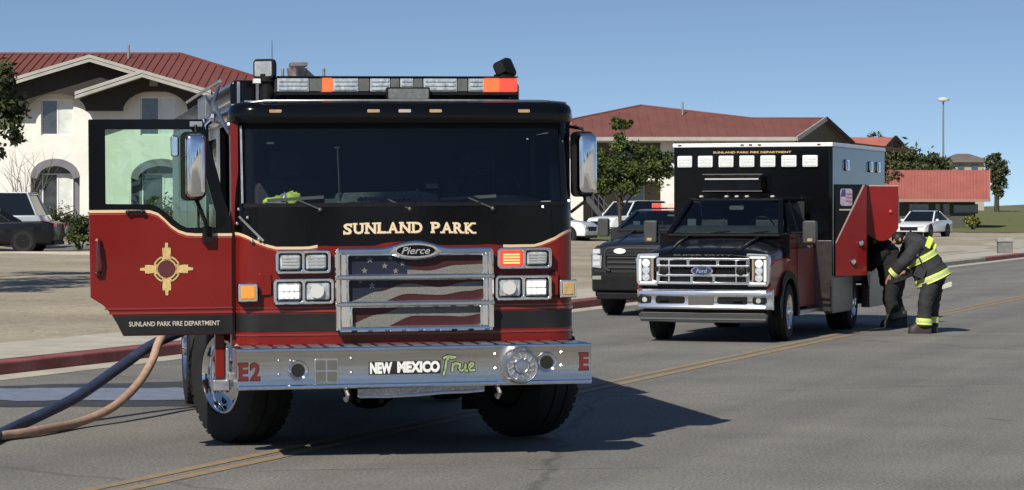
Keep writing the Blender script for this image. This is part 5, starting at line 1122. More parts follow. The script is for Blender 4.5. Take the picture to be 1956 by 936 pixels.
for x0, x1, yt, ys, yb in niches:
    q = MB(); q.box(hx_(x0) - .1, hx_(x1) + .1, HY + .55, HY + .6, hz_(yb), hz_(yt) + .1); q.box(hx_(x0) - .1, hx_(x0) - .02, HY + .26, HY + .55, hz_(yb), hz_(yt) + .1); q.box(hx_(x1) + .02, hx_(x1) + .1, HY + .26, HY + .55, hz_(yb), hz_(yt) + .1); N_ = HP(q, "niche", NICHE, W1_)
    q = MB(); ring = arch_hole(x0, x1, yt, ys, yb)[2:]; inn = arch_hole(x0 + 13, x1 - 13, yt + 14, ys + 4, yb)[2:]
    q.prism(ring + list(reversed(inn)), HY - .03, HY + .30); HP(q, "niche_trim", NICHE, W1_)
    window(W1_, x0 + 18, x1 - 16, yt + 28, yb - 4, HY + .47)
notch = lambda c, top, w: [(c + w * math.cos(R(180 * i / 14)), 213 - (213 - top) * math.sin(R(180 * i / 14))) for i in range(15)]
q = MB(); q.prism(hp([(-130, 213), (-130, 200), (-60, 183), (180, 116), (262, 136), (282, 146), (420, 186), (420, 213)] + notch(300, 174, 62) + notch(112, 179, 56)), HY - .55, HY - .43); HP(q, "gable_siding", SIDING)
for px, py in ((297, 160),):
    q = MB(); q.prism(hp([(px - 8, py + 6), (px + 8, py + 6), (px + 8, py - 6), (px - 8, py - 6)]), HY - .60, HY - .555); HP(q, "gable_vent", mat("vent_grey", (.25, .24, .22), .7))
def gable_roof(peak, left, right, y0, y1, th=.16):
    P0, PL_, PR_ = [(hx_(a), hz_(b)) for a, b in (peak, left, right)]
    q = MB()
    for E_ in (PL_, PR_):
        d = Vector((E_[0] - P0[0], 0, E_[1] - P0[1])); n_ = Vector((-d.z, 0, d.x)).normalized() * th
        if n_.z > 0: n_ = -n_
        a, b = Vector((P0[0], 0, P0[1])), Vector((E_[0], 0, E_[1]))
        vs = [p + Vector((0, y, 0)) for y in (y0, y1) for p in (a, b, b + n_, a + Vector((0, 0, -th * 1.05)))]
        q.add(vs, [(0, 1, 2, 3), (7, 6, 5, 4), (0, 4, 5, 1), (1, 5, 6, 2), (2, 6, 7, 3), (3, 7, 4, 0)])
    G_ = HP(q, "gable_roof", ROOFM, smooth=False)
    q = MB()
    for E_ in (PL_, PR_):
        d = Vector((E_[0] - P0[0], 0, E_[1] - P0[1])); 
        for k, (w0, w1, yy) in enumerate(((-.03, .10, y0 - .05), (.115, .25, y0 - .02))):
            a, b = Vector((P0[0], 0, P0[1])), Vector((E_[0], 0, E_[1]))
            vs = [p + Vector((0, y, -w)) for y in (yy, yy + .045) for p, w in ((a, w0), (b, w0), (b, w1), (a, w1))]
            q.add(vs, [(0, 1, 2, 3), (7, 6, 5, 4), (0, 4, 5, 1), (1, 5, 6, 2), (2, 6, 7, 3), (3, 7, 4, 0)])
    HP(q, "fascia", FASC, G_, smooth=False)
    q = MB()
    for E_ in (PL_, PR_):
        a, b = Vector((P0[0], y0 + .1, P0[1] - th * 1.2)), Vector((E_[0], y0 + .1, E_[1] - th * 1.2))
        q.add([a, b, b + Vector((0, HY - .56 - y0 - .1, 0)), a + Vector((0, HY - .56 - y0 - .1, 0))], [(0, 1, 2, 3)])
    HP(q, "soffit", mat("soffit_tan", (.30, .28, .24), .8), G_, smooth=False)
gable_roof((180, 109), (-60, 181), (420, 181), HY - 1.2, HY + 6)
gable_roof((282, 139), (156, 180), (412, 177), HY - 1.65, HY + 1)
ev, rz_ = hz_(167), 8.28
E1a, E2a = (-42, HY - .35, ev), (-8.95, HY - .35, ev); R1a, R2a = (-42, HY + 6, rz_), (hx_(335) - .6, HY + 6, rz_); B2a, B1a = (-8.95, HY + 12.7, ev), (-42, HY + 12.7, ev)
q = MB(); q.add([E1a, E2a, B2a, B1a, R1a, R2a, (-42, HY - .35, ev - .18), (-8.95, HY - .35, ev - .18), (-8.95, HY + 12.7, ev - .18), (-42, HY + 12.7, ev - .18)], [(0, 1, 5, 4), (1, 2, 5), (2, 3, 4, 5), (0, 6, 7, 1), (1, 7, 8, 2), (6, 9, 8, 7)]); RF1 = HP(q, "hip_roof", ROOFM, smooth=False)
Vc = lambda p: Vector(p)
o = HP(ribs_on((E1a, (R2a[0], E2a[1], ev)), (R1a, R2a), 84), "roof_seams", ROOFM, RF1); o["kind"] = "stuff"
q = MB()
for i in range(1, 14):                                    # front jack seams and hip-end seams
    t = i / 14; x = R2a[0] + (E2a[0] - R2a[0]) * t; hp_ = Vc(R2a).lerp(Vc(E2a), t)
    q.bar((x, E2a[1], ev + .02), hp_ + Vector((0, 0, .02)), .05, .05)
for i in range(1, 34):
    t = i / 34; y = E2a[1] + (B2a[1] - E2a[1]) * t; k = 1 - abs(2 * t - 1)
    tgt = Vc(E2a if t < .5 else B2a).lerp(Vc(R2a), k); q.bar((E2a[0], y, ev + .02), tgt + Vector((0, 0, .02)), .05, .05)
o = HP(q, "hip_seams", ROOFM, RF1); o["kind"] = "stuff"
q = MB(); q.bar(Vc(R1a) + Vector((0, 0, .03)), Vc(R2a) + Vector((0, 0, .03)), .2, .08); q.bar(Vc(R2a) + Vector((0, 0, .03)), Vc(E2a) + Vector((0, 0, .03)), .16, .08); HP(q, "ridge_cap", ROOFM, RF1)
q = MB(); q.cyl((hx_(210), HY + 5, 7.6), (hx_(210), HY + 5, hz_(83) + .25), .05, n=8); HP(q, "vent_pipe", mat("vent_grey", (0, 0, 0)), RF1)
q = MB(); q.box(hx_(140), hx_(365), HY - 3.2, HY - 3.0, hz_(440) - .3, hz_(415)); q.build("garden_wall", NICHE); o = S.objects["garden_wall"]; tag(o, "low grey wall below the left house's ground-floor windows", "wall")
WALLC = mat("kerb_wall", (.44, .40, .32), .9, var=.15, vscale=1)
zc = 1.75 - 80 / 62.5
q = MB(); q.box(-40, -9.0, 79.5, 79.75, zc - .5, zc); o = q.build("parking_wall", WALLC, bevel=.03); tag(o, "long low concrete parking kerb at the top of the gravel", "wall")
patch("parking_area", [(-60, 79.76, .36), (-5, 79.76, .36), (-5, 90, .52), (-60, 90, .52)], LOT, .02)

# block of flats behind the tree and the ambulance
def P3(px, Y, z): return Vector(((px - 978) / 5000 * Y, Y, z))
H2 = thing("apartment_block", "long red-roofed apartment block with outside staircase behind the ambulance", "apartment block", (0, 0, 0))
H2P = lambda mb, n, m, par=H2, **k: mb.build(n, m, par, **k)
ze = 6.38; zat = lambda Y: ze + .32 * (Y - 168)
EL, E2_, R3_, R2_, R1_ = P3(925, 168, ze), P3(1521, 168, ze), P3(1577, 172.25, zat(172.25)), P3(1439, 172.25, zat(172.25)), P3(1225, 175.3, zat(175.3))
G_, BR, BL = P3(1630, 178, 6.3), Vector((30, 190, 6.0)), Vector((-3, 186, 6.0))
dn = Vector((0, 0, -.22))
q = MB(); q.add([EL, E2_, R3_, R2_, R1_, G_, BR, BL] + [p + dn for p in (EL, E2_, R3_, G_, BR, BL)], [(0, 1, 2, 3, 4), (4, 3, 2, 5, 6, 7), (0, 4, 7), (0, 8, 9, 1), (1, 9, 10, 2), (2, 10, 11, 5)]); RF2 = H2P(q, "hip_roof", ROOFM2, smooth=False)
q = MB()
for k in range(70):
    x = EL.x + .8 + k * .62
    if x > R3_.x - .1: break
    def top_y(x):
        if x < R1_.x: return 168 + (x - EL.x) / (R1_.x - EL.x) * 7.3
        if x < R2_.x: return 175.3 - (x - R1_.x) / (R2_.x - R1_.x) * 3.05
        return 172.25
    y0 = 168 if x < E2_.x else 168 + (x - E2_.x) / (R3_.x - E2_.x) * 4.25
    y1 = top_y(x)
    if y1 - y0 > .3: q.bar((x, y0, zat(y0) + .015), (x, y1, zat(y1) + .015), .05, .04)
o = H2P(q, "roof_seams", ROOFM2, RF2); o["kind"] = "stuff"
for a_, b_ in ((R1_, R2_), (R2_, R3_), (EL, R1_)):
    q = MB(); q.bar(a_ + Vector((0, 0, .03)), b_ + Vector((0, 0, .03)), .2, .08); H2P(q, "ridge_cap", ROOFM2, RF2)
for a_, b_ in ((E2_, R3_), (G_, R3_)):
    q = MB(); q.bar(a_ + Vector((.05, -.12, -.1)), b_ + Vector((.05, -.12, -.02)), .1, .3); H2P(q, "gable_fascia", FASC if a_ is E2_ else SIDING, RF2)
q = MB(); q.bar(EL + Vector((0, -.06, -.1)), E2_ + Vector((0, -.06, -.1)), .08, .24); H2P(q, "eave_fascia", FASC, RF2)
q = MB(); q.add([E2_ + Vector((.2, .6, -.1)), G_ + Vector((-.4, .3, -.1)), R3_ + Vector((0, .5, -.25)), Vector((E2_.x + .2, 168.6, 0)), Vector((G_.x - .4, 178.3, 0))], [(0, 1, 2), (3, 4, 1, 0)]); H2P(q, "gable_siding", mat("gable_brown", (.10, .09, .075), .8, var=.15, vscale=1), smooth=False)
wx = lambda px, Y=169.2: (px - 978) / 5000 * Y
wz = lambda py, Y=169.2: 1.75 + (400 - py) / 5000 * Y
def wr(px0, px1, py0, py1): return [(wx(px0), wz(py1)), (wx(px1), wz(py1)), (wx(px1), wz(py0)), (wx(px0), wz(py0))]
bays = [(1114, 1262, 346, 452), (1114, 1262, 272, 335), (1288, 1400, 346, 452), (1288, 1400, 272, 335), (1415, 1505, 346, 452), (1415, 1505, 272, 335)]
q = MB(); q.prism(wr(930, 1519, 264, 455), 169.2, 169.5, [wr(*b_) for b_ in bays]); WF = H2P(q, "wall", STUCCO)
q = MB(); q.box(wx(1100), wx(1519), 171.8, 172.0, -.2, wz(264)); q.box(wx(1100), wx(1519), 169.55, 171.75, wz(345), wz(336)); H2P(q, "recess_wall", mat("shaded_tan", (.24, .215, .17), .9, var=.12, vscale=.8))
TR_ = mat("door_trim", (.42, .40, .36), .6)
for b_ in bays:
    w_ = b_[1] - b_[0]
    for f0, f1, kind in ((.10, .28, "d"), (.42, .80, "w")):
        a0, a1 = b_[0] + w_ * f0 + 3, b_[0] + w_ * f1 + 3; up1 = b_[2] < 300
        y0 = (282 if up1 else 352); y1 = (336 if up1 else 446) if kind == "d" else (318 if up1 else 395)
        q = MB(); q.prism(wr(a0, a1, y0, y1), 171.70, 171.78, [wr(a0 + 2.5, a1 - 2.5, y0 + 2.5, y1 - 2.5)]); F_ = H2P(q, "door_frame" if kind == "d" else "window", TR_)
        q = MB(); q.prism(wr(a0 + 2.5, a1 - 2.5, y0 + 2.5, y1 - 2.5), 171.73, 171.76); H2P(q, "door_leaf" if kind == "d" else "pane", mat("dark_door", (.035, .03, .03), .5) if kind == "d" else PANE, F_)
    if b_[2] < 300:
        q = MB(); n_ = 26
        for k in range(n_ + 1): x = wx(b_[0]) + (wx(b_[1]) - wx(b_[0])) * k / n_; q.cyl((x, 169.35, wz(335)), (x, 169.35, wz(310)), .018, n=5)
        q.bar((wx(b_[0]), 169.35, wz(310)), (wx(b_[1]), 169.35, wz(310)), .06, .05); o = H2P(q, "balcony_railing", SATIN); o["kind"] = "stuff"
# outside staircase, its flights seen from the side
st0, st1 = P3(1104, 160, 3.2), P3(1172, 160, .5)
q = MB()
for s_ in (0, .9): q.bar(st0 + Vector((0, -s_, -.12)), st1 + Vector((0, -s_, -.12)), .06, .30); 
ST = H2P(q, "staircase", mat("stair_steel", (.06, .062, .068), .5), smooth=False)
for k in range(14):
    p = st0.lerp(st1, (k + .5) / 14); q = MB(); q.box(p.x - .13, p.x + .13, p.y - .9, p.y, p.z - .03, p.z + .02); H2P(q, "stair_tread", mat("stair_tread", (.16, .155, .15), .7), ST)
q = MB()
for s_ in (0, .9):
    for h_ in (.55, 1.0): q.bar(st0 + Vector((0, -s_, h_)), st1 + Vector((0, -s_, h_)), .05, .05)
    for k in range(8): p = st0.lerp(st1, k / 7); q.cyl(p + Vector((0, -s_, 0)), p + Vector((0, -s_, 1.0)), .025, n=6)
H2P(q, "stair_railing", mat("stair_steel", (0, 0, 0)), ST)
for px, Y, z0, z1 in ((1304, 173, 8.0, 8.85), (1091, 170, 7.3, 7.95)):
    q = MB(); p = P3(px, Y, z0); q.cyl(p, p + Vector((0, 0, z1 - z0)), .06, n=8); H2P(q, "vent_pipe", mat("vent_grey", (0, 0, 0)), RF2)

# single-storey building with a broad red roof
def XZ(px, py, Y): return Vector(((px - 978) / 5000 * Y, Y, 1.75 + (400 - py) / 5000 * Y))
H3 = thing("shop_building", "single-storey building under a wide pale red roof at right", "building", (0, 0, 0))
H3P = lambda mb, n, m, par=H3, **k: mb.build(n, m, par, **k)
a, b = XZ(1640, 381, 206), XZ(1890, 381, 206); c_, d_ = XZ(1640, 325, 212), XZ(1890, 325, 212); e_, f_ = XZ(1640, 381, 206) + Vector((-.2, 12, 0)), XZ(1890, 381, 206) + Vector((.2, 12, 0))
q = MB(); t_ = Vector((0, 0, -.16)); q.add([a, b, d_, c_, e_, f_] + [p + t_ for p in (a, b, d_, c_, e_, f_)], [(0, 1, 2, 3), (3, 2, 5, 4), (6, 9, 8, 7), (9, 10, 11, 8), (0, 6, 7, 1), (1, 7, 8, 2), (2, 8, 11, 5), (0, 3, 9, 6), (3, 4, 10, 9)]); RF3 = H3P(q, "roof", ROOFP, smooth=False)
o = H3P(ribs_on((a, b), (c_, d_), 40, .05, .05), "roof_seams", ROOFP, RF3); o["kind"] = "stuff"
q = MB(); q.bar(b + Vector((.03, 0, 0)), d_ + Vector((.03, 0, 0)), .1, .3); q.bar(a + Vector((0, -.05, -.08)), b + Vector((0, -.05, -.08)), .08, .22); H3P(q, "roof_fascia", mat("fascia_pink", (.36, .20, .16), .6), RF3)
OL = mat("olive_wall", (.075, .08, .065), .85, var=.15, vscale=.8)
x0, x1 = a.x + .5, b.x - .9
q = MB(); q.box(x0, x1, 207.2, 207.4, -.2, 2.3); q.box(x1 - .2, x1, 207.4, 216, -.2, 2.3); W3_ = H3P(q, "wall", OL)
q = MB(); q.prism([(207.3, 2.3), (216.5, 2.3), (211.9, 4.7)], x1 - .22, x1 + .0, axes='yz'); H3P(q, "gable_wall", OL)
for px0, px1, y0, y1 in ((1735, 1775, 388, 420), (1785, 1797, 388, 416), (1800, 1815, 388, 412), (1820, 1868, 390, 408)):
    p0, p1 = XZ(px0, y1, 207.2), XZ(px1, y0, 207.2); q = MB(); q.box(p0.x, p1.x, 207.12, 207.19, p0.z, p1.z); F_ = H3P(q, "window", mat("olive_frame", (.10, .10, .085), .6), W3_)
    q = MB(); q.box(p0.x + .08, p1.x - .08, 207.09, 207.119, p0.z + .08, p1.z - .08); H3P(q, "pane", PANE, F_)
# gabled house further back and a far house
H4 = thing("gabled_house", "distant house whose red roof and dark gable rise above the ambulance's rear", "house", (0, 0, 0))
Q4 = lambda mb, n, m, par=H4, **k: mb.build(n, m, par, **k)
pk, gl_, gr_ = XZ(1711, 262, 250), XZ(1686, 292, 248), XZ(1736, 291, 252); lf, lfe = XZ(1600, 262, 250), XZ(1600, 284, 244)
dn = Vector((0, 0, -.3))
q = MB(); q.add([lf, pk, gl_, lfe, gr_, lf + Vector((6, 8, -1.4)), lf + dn, pk + dn, gl_ + dn, lfe + dn, gr_ + dn], [(0, 1, 2, 3), (0, 5, 4, 1), (3, 2, 8, 9), (1, 4, 10, 7), (2, 1, 7, 8)]); Q4(q, "roof", ROOFP, smooth=False)
q = MB(); q.bar(pk + Vector((0, -.1, 0)), gl_ + Vector((-.1, -.1, 0)), .12, .36); q.bar(pk + Vector((0, -.1, 0)), gr_ + Vector((.1, -.1, 0)), .12, .36); Q4(q, "gable_fascia", SIDING)
q = MB(); g0, g1 = gl_ + Vector((.3, .6, 0)), gr_ + Vector((-.3, .6, 0)); q.add([g0, g1, pk + Vector((0, .6, -.3)), Vector((g0.x, g0.y, 1)), Vector((g1.x, g1.y, 1))], [(0, 1, 2), (3, 4, 1, 0)]); q.add([Vector((lfe.x, lfe.y + .6, 1)), Vector((g0.x, g0.y, 1)), Vector((g0.x, g0.y, gl_.z)), Vector((lfe.x, lfe.y + .6, gl_.z))], [(0, 1, 2, 3)]); Q4(q, "wall", mat("gable_grey", (.22, .21, .2), .85), smooth=False)
H5 = thing("bungalow", "far beige bungalow with grey hipped roof on the skyline at right", "house", (0, 0, 0))
Q5 = lambda mb, n, m, par=H5, **k: mb.build(n, m, par, **k)
w0, w1 = XZ(1818, 345, 330), XZ(1880, 310, 330)
q = MB(); q.box(w0.x, w1.x, 330, 338, w0.z - 4, w1.z); Q5(q, "wall", TANWALL)
q = MB(); z = w1.z; q.loft([[(w0.x - .7, 329.3, z), (w1.x + .7, 329.3, z), (w1.x + .7, 338.7, z), (w0.x - .7, 338.7, z)], [(w0.x - .7, 329.3, z + .2), (w1.x + .7, 329.3, z + .2), (w1.x + .7, 338.7, z + .2), (w0.x - .7, 338.7, z + .2)], [(w0.x + 1.3, 333.5, z + 1.15), (w1.x - 1.3, 333.5, z + 1.15), (w1.x - 1.3, 334.5, z + 1.15), (w0.x + 1.3, 334.5, z + 1.15)]]); Q5(q, "roof", mat("grey_shingle", (.16, .13, .12), .8, var=.15, vscale=1), smooth=False)
for px in (1836, 1862):
    p0 = XZ(px - 6, 326, 329.9); p1 = XZ(px + 6, 314, 329.9); q = MB(); q.box(p0.x, p1.x, 329.9, 329.99, p0.z, p1.z); Q5(q, "window", PANE)
# distant low ridge of scrub to close the horizon
q = MB(); rr3 = random.Random(11); vs = []; xs = [-900 + 30 * i for i in range(70)]
for x in xs: vs += [(x, 900, -2), (x, 905, 1.2 + rr3.uniform(-.6, 1.2) + 1.2 * math.sin(x / 140)), (x, 1000, -2)]
q.add(vs, [(3 * i, 3 * i + 3, 3 * i + 4, 3 * i + 1) for i in range(69)] + [(3 * i + 1, 3 * i + 4, 3 * i + 5, 3 * i + 2) for i in range(69)]); structure(q, "hills", mat("scrub_hills", (.10, .10, .065), .95, var=.35, vscale=.03))

# ------------------------------------------------------------------ trees and shrubs
def leafm(name, c): return mat(name, c, .6, var=.45, vscale=1.2, spec=.3)
LF = [leafm("leaf_mid", (.052, .075, .018)), leafm("leaf_light", (.115, .14, .036)), leafm("leaf_dark", (.028, .044, .012))]
LFD = [leafm("scrub_mid", (.050, .060, .024)), leafm("scrub_light", (.085, .092, .04)), leafm("scrub_dark", (.028, .036, .014))]
def crown(par, blobs, n, size, mats, seed, name="crown", flat=.35):
    r = random.Random(seed); q = MB(); wts = [b[1] ** 2 for b in blobs]; clumps = []
    for c, rad in blobs:
        sq = b_sq if False else 1
        for _ in range(max(6, int(20 * (rad / blobs[0][1])))):
            d = Vector((r.gauss(0, 1), r.gauss(0, 1), r.gauss(0, 1))).normalized() * rad * r.uniform(.45, 1.0); clumps.append((Vector(c) + d, rad * r.uniform(.26, .5), r.choice((0, 0, 1, 2))))
    for i in range(n):
        c, rad, ti = r.choice(clumps)
        p = c + Vector((r.gauss(0, 1), r.gauss(0, 1), r.gauss(0, .8))) * rad * .5
        a = Vector((r.gauss(0, 1), r.gauss(0, 1), r.gauss(0, 1))).normalized(); b = a.orthogonal().normalized(); b.rotate(Matrix.Rotation(r.uniform(0, 6.28), 3, a)); s_ = size * r.uniform(.6, 1.3)
        e = a.cross(b); m = ti if r.random() < .7 else r.randrange(3)
        q.add([p - b * s_, p + e * s_ * .45, p + b * s_, p - e * s_ * .45], [(0, 1, 2, 3)], m)
    return q.build(name, mats, par, smooth=False)
BARK = mat("bark", (.055, .043, .033), .9, var=.4, vscale=8, bump=.6, bscale=20)
def tree(name, label, cat, base, h_trunk, rad_trunk, blobs, n, size, mats, seed, group=None, limbs=5):
    T_ = thing(name, label, cat, base, 0, group); r = random.Random(seed); q = MB(); top = max(b[0][2] for b in blobs)
    q.tube([(0, 0, -.2), (.02, 0, h_trunk * .5), (-.02, .02, h_trunk), (.03, 0, top * .9)], [rad_trunk * 1.15, rad_trunk * .9, rad_trunk * .75, rad_trunk * .2], 9)
    T0 = q.build("trunk", BARK, T_); q = MB()
    for k in range(limbs):
        c = Vector(blobs[k % len(blobs)][0]) + Vector((r.uniform(-1, 1), r.uniform(-1, 1), r.uniform(-.2, .6))) * blobs[k % len(blobs)][1] * .6
        z0 = h_trunk * r.uniform(.75, 1.1); m_ = Vector((c.x * .4, c.y * .4, (z0 + c.z) / 2 + .1)); q.tube([(0, 0, z0), m_, c], [rad_trunk * .5, rad_trunk * .35, rad_trunk * .12], 6)
    q.build("limbs", BARK, T_); crown(T_, blobs, n, size, mats, seed); return T_
# young street tree in the yard
bY = 100; bx = (1184 - 978) / 50; gz = ground_z(bx, bY)
pz = lambda py: 1.75 + (400 - py) / 50 - gz; pxx = lambda px: (px - 1184) / 50
tree("young_tree", "young green leafy tree standing in the gravel yard between fire engine and ambulance", "tree", (bx, bY, gz), 1.6, .085,
     [((pxx(1172), 0, pz(322)), .72), ((pxx(1240), .1, pz(318)), .78), ((pxx(1205), -.2, pz(345)), .62), ((pxx(1160), .2, pz(345)), .45), ((pxx(1183), 0, pz(272)), .42), ((pxx(1181), .05, pz(240)), .26), ((pxx(1265), 0, pz(335)), .40), ((pxx(1198), 0, pz(236)), .16), ((pxx(1205), .2, pz(300)), .55), ((pxx(1152), 0, pz(318)), .5), ((pxx(1148), .1, pz(352)), .4), ((pxx(1270), 0, pz(312)), .45)], 13000, .085, LF, 21, limbs=9)
# tree just outside the left edge: its boughs enter the frame and its shade falls on the gravel
gz = ground_z(-12.4, 57)
tree("shade_tree", "dark green leafy boughs at the far left edge in front of the house", "tree", (-11.95, 56, gz), 2.2, .14,
     [((.2, 0, 3.9 - gz), .95), ((1.15, .1, 3.75 - gz), .55), ((.95, 0, 4.45 - gz), .42), ((-.8, .2, 3.8 - gz), .9), ((.3, .6, 3.2 - gz), .6), ((0, -.6, 4.7 - gz), .7)], 5200, .085, [LF[0], LFD[0], LFD[2]], 22, limbs=8)
gz = ground_z(-14.2, 50)
tree("shade_tree", "big tree standing just left of the frame whose shade lies on the gravel", "tree", (-12.6, 46.5, gz), 3.0, .2, [((0, 0, 5.0), 1.6), ((.6, -3.2, 4.8), 1.1), ((1.0, 1.5, 4.8), 1.1), ((-1.0, 2.5, 5.0), 1.2), ((.6, 4.5, 4.6), 1.1), ((.2, -1.6, 4.9), 1.0)], 4500, .13, LF, 23, limbs=7)
# bare shrub branches in front of the house wall
def bare(label, base, h, seed, spread):
    T_ = thing("bare_shrub", label, "shrub", base); r = random.Random(seed); q = MB()
    for k in range(16):
        a = r.uniform(0, 6.28); l = h * r.uniform(.6, 1); d = Vector((math.cos(a) * spread, math.sin(a) * spread * .4, 1)); p0 = Vector((r.uniform(-.15, .15), r.uniform(-.1, .1), 0)); pts = [p0]
        for j in range(5): d = d + Vector((r.gauss(0, .12), r.gauss(0, .1), .02)); pts.append(pts[-1] + d.normalized() * l / 5)
        q.tube(pts, [.022, .018, .014, .011, .008, .005], 5)
        for j in (2, 3, 4):
            e = d + Vector((r.gauss(0, .7), r.gauss(0, .4), 0)); q.tube([pts[j], pts[j] + e.normalized() * l * .2, pts[j] + e.normalized() * l * .32 + Vector((0, 0, .05))], [.01, .007, .004], 4)
    q.build("branches", mat("pale_bark", (.12, .11, .09), .9), T_); return T_
bare("leafless shrub with thin branches against the house wall at far left", (hx_(44) * 99 / HY, 99, 1.0), 3.2, 5, .45)
def bush(label, px, py_base, Y, w, h, mats, seed, n=900, size=.09, name="bush"):
    p = XZ(px, py_base, Y); T_ = thing(name, label, "bush", p); r = random.Random(seed)
    q = MB()
    for k in range(7): q.tube([(r.uniform(-.1, .1) * w, 0, -.1), (r.uniform(-.4, .4) * w, r.uniform(-.2, .2) * w, h * .5), (r.uniform(-.45, .45) * w, r.uniform(-.3, .3) * w, h * .85)], [.03, .02, .008], 5)
    q.build("stems", BARK, T_)
    crown(T_, [((0, 0, h * .55), min(w, h) * .5)] + [((r.uniform(-.32, .32) * w, r.uniform(-.2, .2) * w, h * r.uniform(.25, .75)), min(w, h) * .3) for _ in range(5)], n, size, mats, seed, "foliage"); return T_
bush("upright clipped green bush beside the open door's edge", 158, 482, 84, 1.05, 1.35, LF, 31, 1800, .06)
bush("straggly dry bush beside the black suv", 118, 445, 96, 1.5, 1.0, LFD, 32, 700, .07)
bush("round bush behind the tinted door window", 318, 436, 100, 1.9, 1.3, LF, 33, 1200, .07)
bush("yellow-green bush beside the white coupe", 1858, 436, 200, 1.6, .85, [mat("leaf_yellow", (.22, .19, .03), .7, var=.3, vscale=2), LF[1], LF[0]], 34, 700, .12)
far_trees = [(1722, 345, 228, 2.0, 2.6), (1752, 345, 240, 3.4, 4.2), (1772, 340, 236, 2.6, 3.2), (1700, 350, 222, 1.8, 2.4), (1800, 345, 250, 2.2, 2.6), (1735, 350, 224, 2.4, 2.4)]
labs = ["tree closest to the ambulance's rear corner, above the red door", "tallest dark green round tree on the skyline behind the red roof", "dark tree just left of the tall light pole", "low tree half hidden behind the ambulance box", "small dark tree at the foot of the tall light pole", "mid-height tree directly above the pale red roof's left part"]
tops = [285, 275, 292, 300, 308, 300]
for i, (px, pb, Y, w, h) in enumerate(far_trees):
    k = 5000 / Y; top = 1.75 + (400 - tops[i]) / k; r = random.Random(40 + i)
    tree("distant_tree", labs[i], "tree", ((px - 978) / k, Y, 0), top * .4, .2, [((0, 0, top * .66), top * .30)] + [((r.uniform(-.5, .5) * w, r.uniform(-.5, .5), top * r.uniform(.4, .75)), top * .26) for _ in range(7)], 6500, .27, LFD, 50 + i, "dark trees beyond the buildings", 4)
p = XZ(1904, 404, 290); k = 5000 / 290
tree("lawn_tree", "slim dark tree on the lawn at the far right edge", "tree", (p.x, p.y, p.z), 3.4, .28, [((-.1, 0, 5.1), 1.1), ((-.5, 0, 4.1), .9), ((.5, 0, 4.4), 1.0), ((0, 0, 6.0), .6), ((.4, 0, 3.1), .8), ((-.3, 0, 3.0), .6), ((.2, 0, 2.2), .7), ((-.4, .2, 5.4), .8)], 5200, .17, LFD, 61)
p = XZ(1671, 262, 262); T_ = tree("crest_tree", "small dark tree top showing above the distant red roof", "tree", (p.x, 262, 0), 6, .2, [((0, 0, 8.9), .75), ((.5, 0, 8.7), .5), ((-.5, 0, 8.6), .45)], 700, .16, LFD, 62)
p = XZ(1700, 345, 200); T_ = thing("drooping_tree", "reddish brown drooping branches beside the open locker door", "tree", (p.x - .6, 201, 0)); q = MB(); r = random.Random(5); q.tube([(0, 0, 0), (.1, 0, 3.2), (.3, 0, 4.6)], [.12, .09, .04], 7); q.build("trunk", BARK, T_)
crown(T_, [((.5, 0, 4.4), .8), ((1.3, 0, 4.3), .45), ((.0, 0, 5.0), .6)], 700, .15, [mat("leaf_rust", (.12, .07, .04), .8, var=.3, vscale=3), LFD[0], LFD[1]], 63)
# tall light pole
p = XZ(1802, 330, 330); T_ = thing("light_pole", "very tall slim light pole standing against the sky at right", "light pole", (p.x, 330, 0)); zt = 1.75 + 210 / 5000 * 330
q = MB(); q.cyl((0, 0, 0), (0, 0, zt), .17, .10, n=10); q.build("pole", mat("pole_grey", (.22, .23, .25), .5, metal=.4), T_)
q = MB(); q.lathe([(.1, -.3), (.75, -.15), (.8, .05), (.5, .25), (.1, .3)], (0, 0, zt), (0, 0, 1), 14); q.build("lamp_ring", mat("lamp_pale", (.6, .62, .62), .4), T_)
# utility box at the far kerb
T_ = thing("utility_box", "small grey utility box with sloping lid behind the far kerb at right edge", "utility box", (18.15, 96.4, .13))
q = MB(); q.box(-.26, .26, -.2, .2, -.05, .42); q.build("case", mat("box_grey", (.16, .16, .15), .6, var=.25, vscale=6), T_, bevel=.02)
q = MB(); q.prism([(-.24, .424), (.24, .424), (.24, .50), (-.24, .58)], -.3, .3, axes='yz'); q.build("lid", mat("lid_grey", (.30, .30, .28), .5, var=.2, vscale=6), T_, bevel=.02)
# unseen tree crowns added behind the camera to darken reflections in paint and chrome
crown(None, [((-60 + 14 * i + random.Random(i).uniform(-2, 2), -50 + random.Random(i + 50).uniform(-6, 6), 3.6), 3.6) for i in range(9)], 9000, .42, LFD, 77, "added_tree_belt")["kind"] = "stuff"
# ------------------------------------------------------------------ fire hoses
def smooth_path(pts, n=10):
    P = [Vector(p) for p in pts]; P = [P[0]] + P + [P[-1]]; out = []
    for i in range(1, len(P) - 2):
        for k in range(n):
            t = k / n; a, b, c, d = P[i - 1], P[i], P[i + 1], P[i + 2]
            out.append(.5 * ((2 * b) + (c - a) * t + (2 * a - 5 * b + 4 * c - d) * t * t + (3 * b - a - 3 * c + d) * t ** 3))
    return out + [P[-2]]
def PT(px, py, Y): return ((px - 978) / 5000 * Y, Y, 1.75 - (py - 400) / 5000 * Y)
blue = [PT(400, 615, 22.9), PT(345, 634, 22.9), PT(285, 662, 22.5), PT(235, 697, 22.2), PT(150, 756, 21.5), PT(90, 787, 21.0), PT(30, 815, 20.44)]
blue = blue + [PT(-60, 859, 18.57), PT(-160, 907, 16.8), (-5.6, 15.4, .047), (-9, 15.0, .047)]
pink = [PT(395, 612, 22.5), PT(330, 622, 22.5), PT(305, 650, 22.4), PT(290, 690, 22.3), PT(262, 735, 21.9), PT(215, 778, 21.4), PT(150, 807, 20.9), PT(80, 821, 20.25)]
